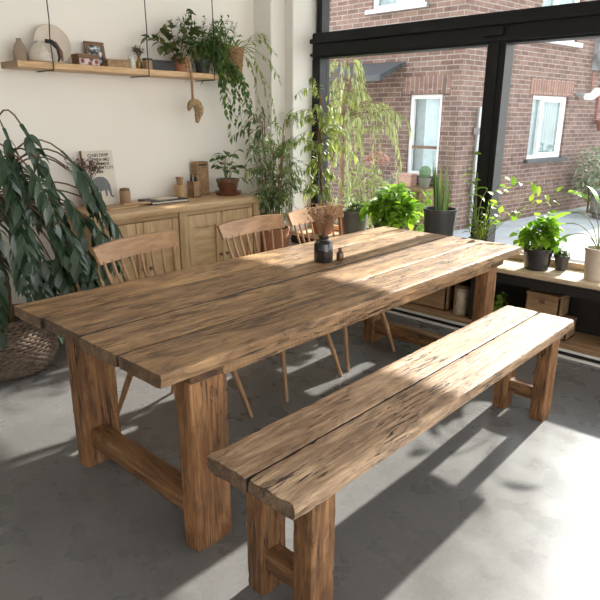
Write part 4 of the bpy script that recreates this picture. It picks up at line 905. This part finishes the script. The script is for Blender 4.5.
# weeping tree outside left
random.seed(131); tc0 = V((5.9, 4.72, GZ)); t = thing('weeping_tree', 'weeping garden tree with drooping sunlit yellow-green leaves outside', 'tree', tc0)
q = MB(); q.tube([tc0, tc0+V((.03, .05, .9)), tc0+V((-.05, .0, 1.7)), tc0+V((0, -.1, 2.1))], [.04, .03, .022, .01], 8); q.build('trunk', M_BARK, t, True)
qs = MB(); ql = MB()
for k in range(64):
    a = U(0, 2*PI); r = U(.25, .95); h0 = tc0+V((0, -.03, U(1.3, 2.25))); e = tc0+V((math.cos(a)*r*.75, math.sin(a)*r, U(.55, 1.7)))
    leafy(qs, ql, curve3(h0, V(((h0.x+e.x)/2+math.cos(a)*r*.4, (h0.y+e.y)/2+math.sin(a)*r*.4, max(h0.z, e.z)+.25)), e, 9), .006, .002, 34, .12, .026, .2, .9, .8, 2, .1, .9)
qs.build('branches', M_BARK, t, True); ql.build('foliage', M_L_OUT, t)
outshrub('hydrangea', 'garden shrub with pinkish blossom below the weeping tree', 'shrub', (6.6, 4.86, 0), .30, .34, .1, .9, 420, .10, .06, M_L_OUT, 141, (260, (6.45, 4.62, .95), .15))
outshrub('lavender_bush', 'grey-green round bush beneath the brick house side window', 'shrub', (7.2, 4.86, 0), .2, .24, GZ, .72, 480, .07, .03, leafmat('grey_green_leaf', (.12, .17, .13), (.30, .36, .30), .7, .3), 142)
outshrub('garden_shrub', 'low bright green shrub outside behind the snake plant', 'shrub', (6.6, 3.85, 0), .26, .26, GZ, .62, 300, .10, .05, M_L_GRN, 143)
outshrub('garden_shrub', 'pale leafy low shrub outside at the left end of the window', 'shrub', (5.45, 4.35, 0), .38, .42, GZ, .62, 520, .09, .04, M_L_OUT, 144)
outshrub('rose_bush', 'pale leafy shrub against the brick front at far right', 'shrub', (11.35, 3.42, 0), .38, .33, .15, 1.05, 620, .10, .06, leafmat('rose_leaf', (.10, .14, .07), (.42, .45, .34), .6, .3), 145)
# pink planter on a wooden stand
t = thing('wooden_stand', 'brown wooden plant stand under the house side window', 'stand', (7.62, 4.82, GZ))
q = MB(); q.box(7.42, 7.82, 4.45, 5.12, .50, .54, .005); q.build('top', M_DARKW, t)
for y in (4.47, 5.06):
    q = MB(); q.box(7.44, 7.80, y, y+.04, GZ, .50, .004); q.build('side_panel', M_DARKW, t)
q = MB()
for k in range(6): q.box(7.42, 7.44, 4.47+k*.11, 4.47+k*.11+.085, GZ+.04, .50, .003)
q.build('front_slats', M_DARKW, t)
p = V((7.6, 4.92, .541)); t = thing('pink_planter', 'pinkish terracotta trough planter on the wooden stand', 'planter', p)
q = MB(); q.box(7.52, 7.68, 4.76, 5.08, .541, .70, .008); q.build('trough', plain('pink_terracotta', (.55, .33, .26), .7), t); q = MB(); q.box(7.51, 7.69, 4.75, 5.09, .70, .725, .005); q.build('rim', plain('pink_terracotta_rim', (.55, .33, .26), .7), t)
p = V((7.6, 4.58, .541)); t = thing('potted_cactus', 'round little cactus in a grey-green pot beside the pink planter', 'plant', p)
q = MB(); q.lathe([(.06, 0), (.09, .12), (.095, .14), (.08, .14)], p, 20); q.build('pot', M_GREYPOT, t, True)
q = MB(); q.lathe([(.05, .13), (.085, .19), (.08, .26), (.05, .30), (.01, .31)], p, 20); q.build('cactus', plain('cactus_skin', (.10, .17, .08), .7, var=.3), t, True)
# barrel
p = V((10.9, 2.95, GZ)); t = thing('wooden_barrel', 'grey weathered barrel standing in the yard at right', 'barrel', p)
gw = wood('grey_weathered_wood', 'z', (.10, .10, .10), (.2, .2, .2), (.3, .3, .29), .5)
q = MB(); q.lathe([(.26, 0), (.31, .12), (.33, .25), (.31, .38), (.27, .47), (.25, .47), (.24, .44)], p, 32); q.build('staves', gw, t, True)
for z, r in ((.09, .302), (.38, .316)):
    q = MB(); q.lathe([(r-.004, z-.02), (r+.006, z-.02), (r+.006, z+.02), (r-.004, z+.02)], p, 32); q.build('hoop', M_DKROOF, t, True)
q = MB(); q.lathe([(.245, .44), (.01, .445)], p, 24); q.build('soil', M_SOIL, t)

# ------------------------------------------------------------------ camera and light
cam = bpy.data.cameras.new('camera'); co = bpy.data.objects.new('camera', cam); C.objects.link(co)
f_px, yaw, pitch, roll = 594.5694, .7449, .2974, .0053
cy, sy, cp, sp = math.cos(yaw), math.sin(yaw), math.cos(pitch), math.sin(pitch)
fwd = V((cy*cp, sy*cp, -sp)); rt = V((sy, -cy, 0)); up = rt.cross(fwd)
r2 = rt*math.cos(roll)+up*math.sin(roll); u2 = -rt*math.sin(roll)+up*math.cos(roll)
co.matrix_world = Matrix(((r2.x, u2.x, -fwd.x, 0), (r2.y, u2.y, -fwd.y, 0), (r2.z, u2.z, -fwd.z, 1.5), (0, 0, 0, 1)))
cam.sensor_width = 36; cam.sensor_fit = 'HORIZONTAL'; cam.lens = 36*f_px/600; cam.clip_start = .02
S.camera = co
sl = bpy.data.lights.new('sun', 'SUN'); sl.energy = 10.8; sl.angle = math.radians(1.2); sl.color = (1, .95, .88)
so = bpy.data.objects.new('sun', sl); C.objects.link(so)
el_, az = math.radians(30.5), math.radians(1.5)
to = V((math.cos(el_)*math.cos(az), math.cos(el_)*math.sin(az), math.sin(el_)))
so.rotation_euler = to.to_track_quat('Z', 'Y').to_euler(); so.location = (12, 1, 10)
wd = bpy.data.worlds.new('sky'); S.world = wd; wd.use_nodes = True; nt = wd.node_tree; bg = nt.nodes['Background']
g = N(nt, 'ShaderNodeTexCoord'); sx = N(nt, 'ShaderNodeSeparateXYZ'); nt.links.new(g.outputs['Generated'], sx.inputs[0])
nt.links.new(ramp(nt, sx.outputs[2], [(0, (1.0, .97, .93)), (.5, (.86, .93, 1.0)), (1, (.72, .84, 1.0))]), bg.inputs['Color']); bg.inputs['Strength'].default_value = 3.0
S.view_settings.view_transform = 'Standard'; S.view_settings.look = 'None'; S.view_settings.exposure = 0.32; S.view_settings.gamma = 1
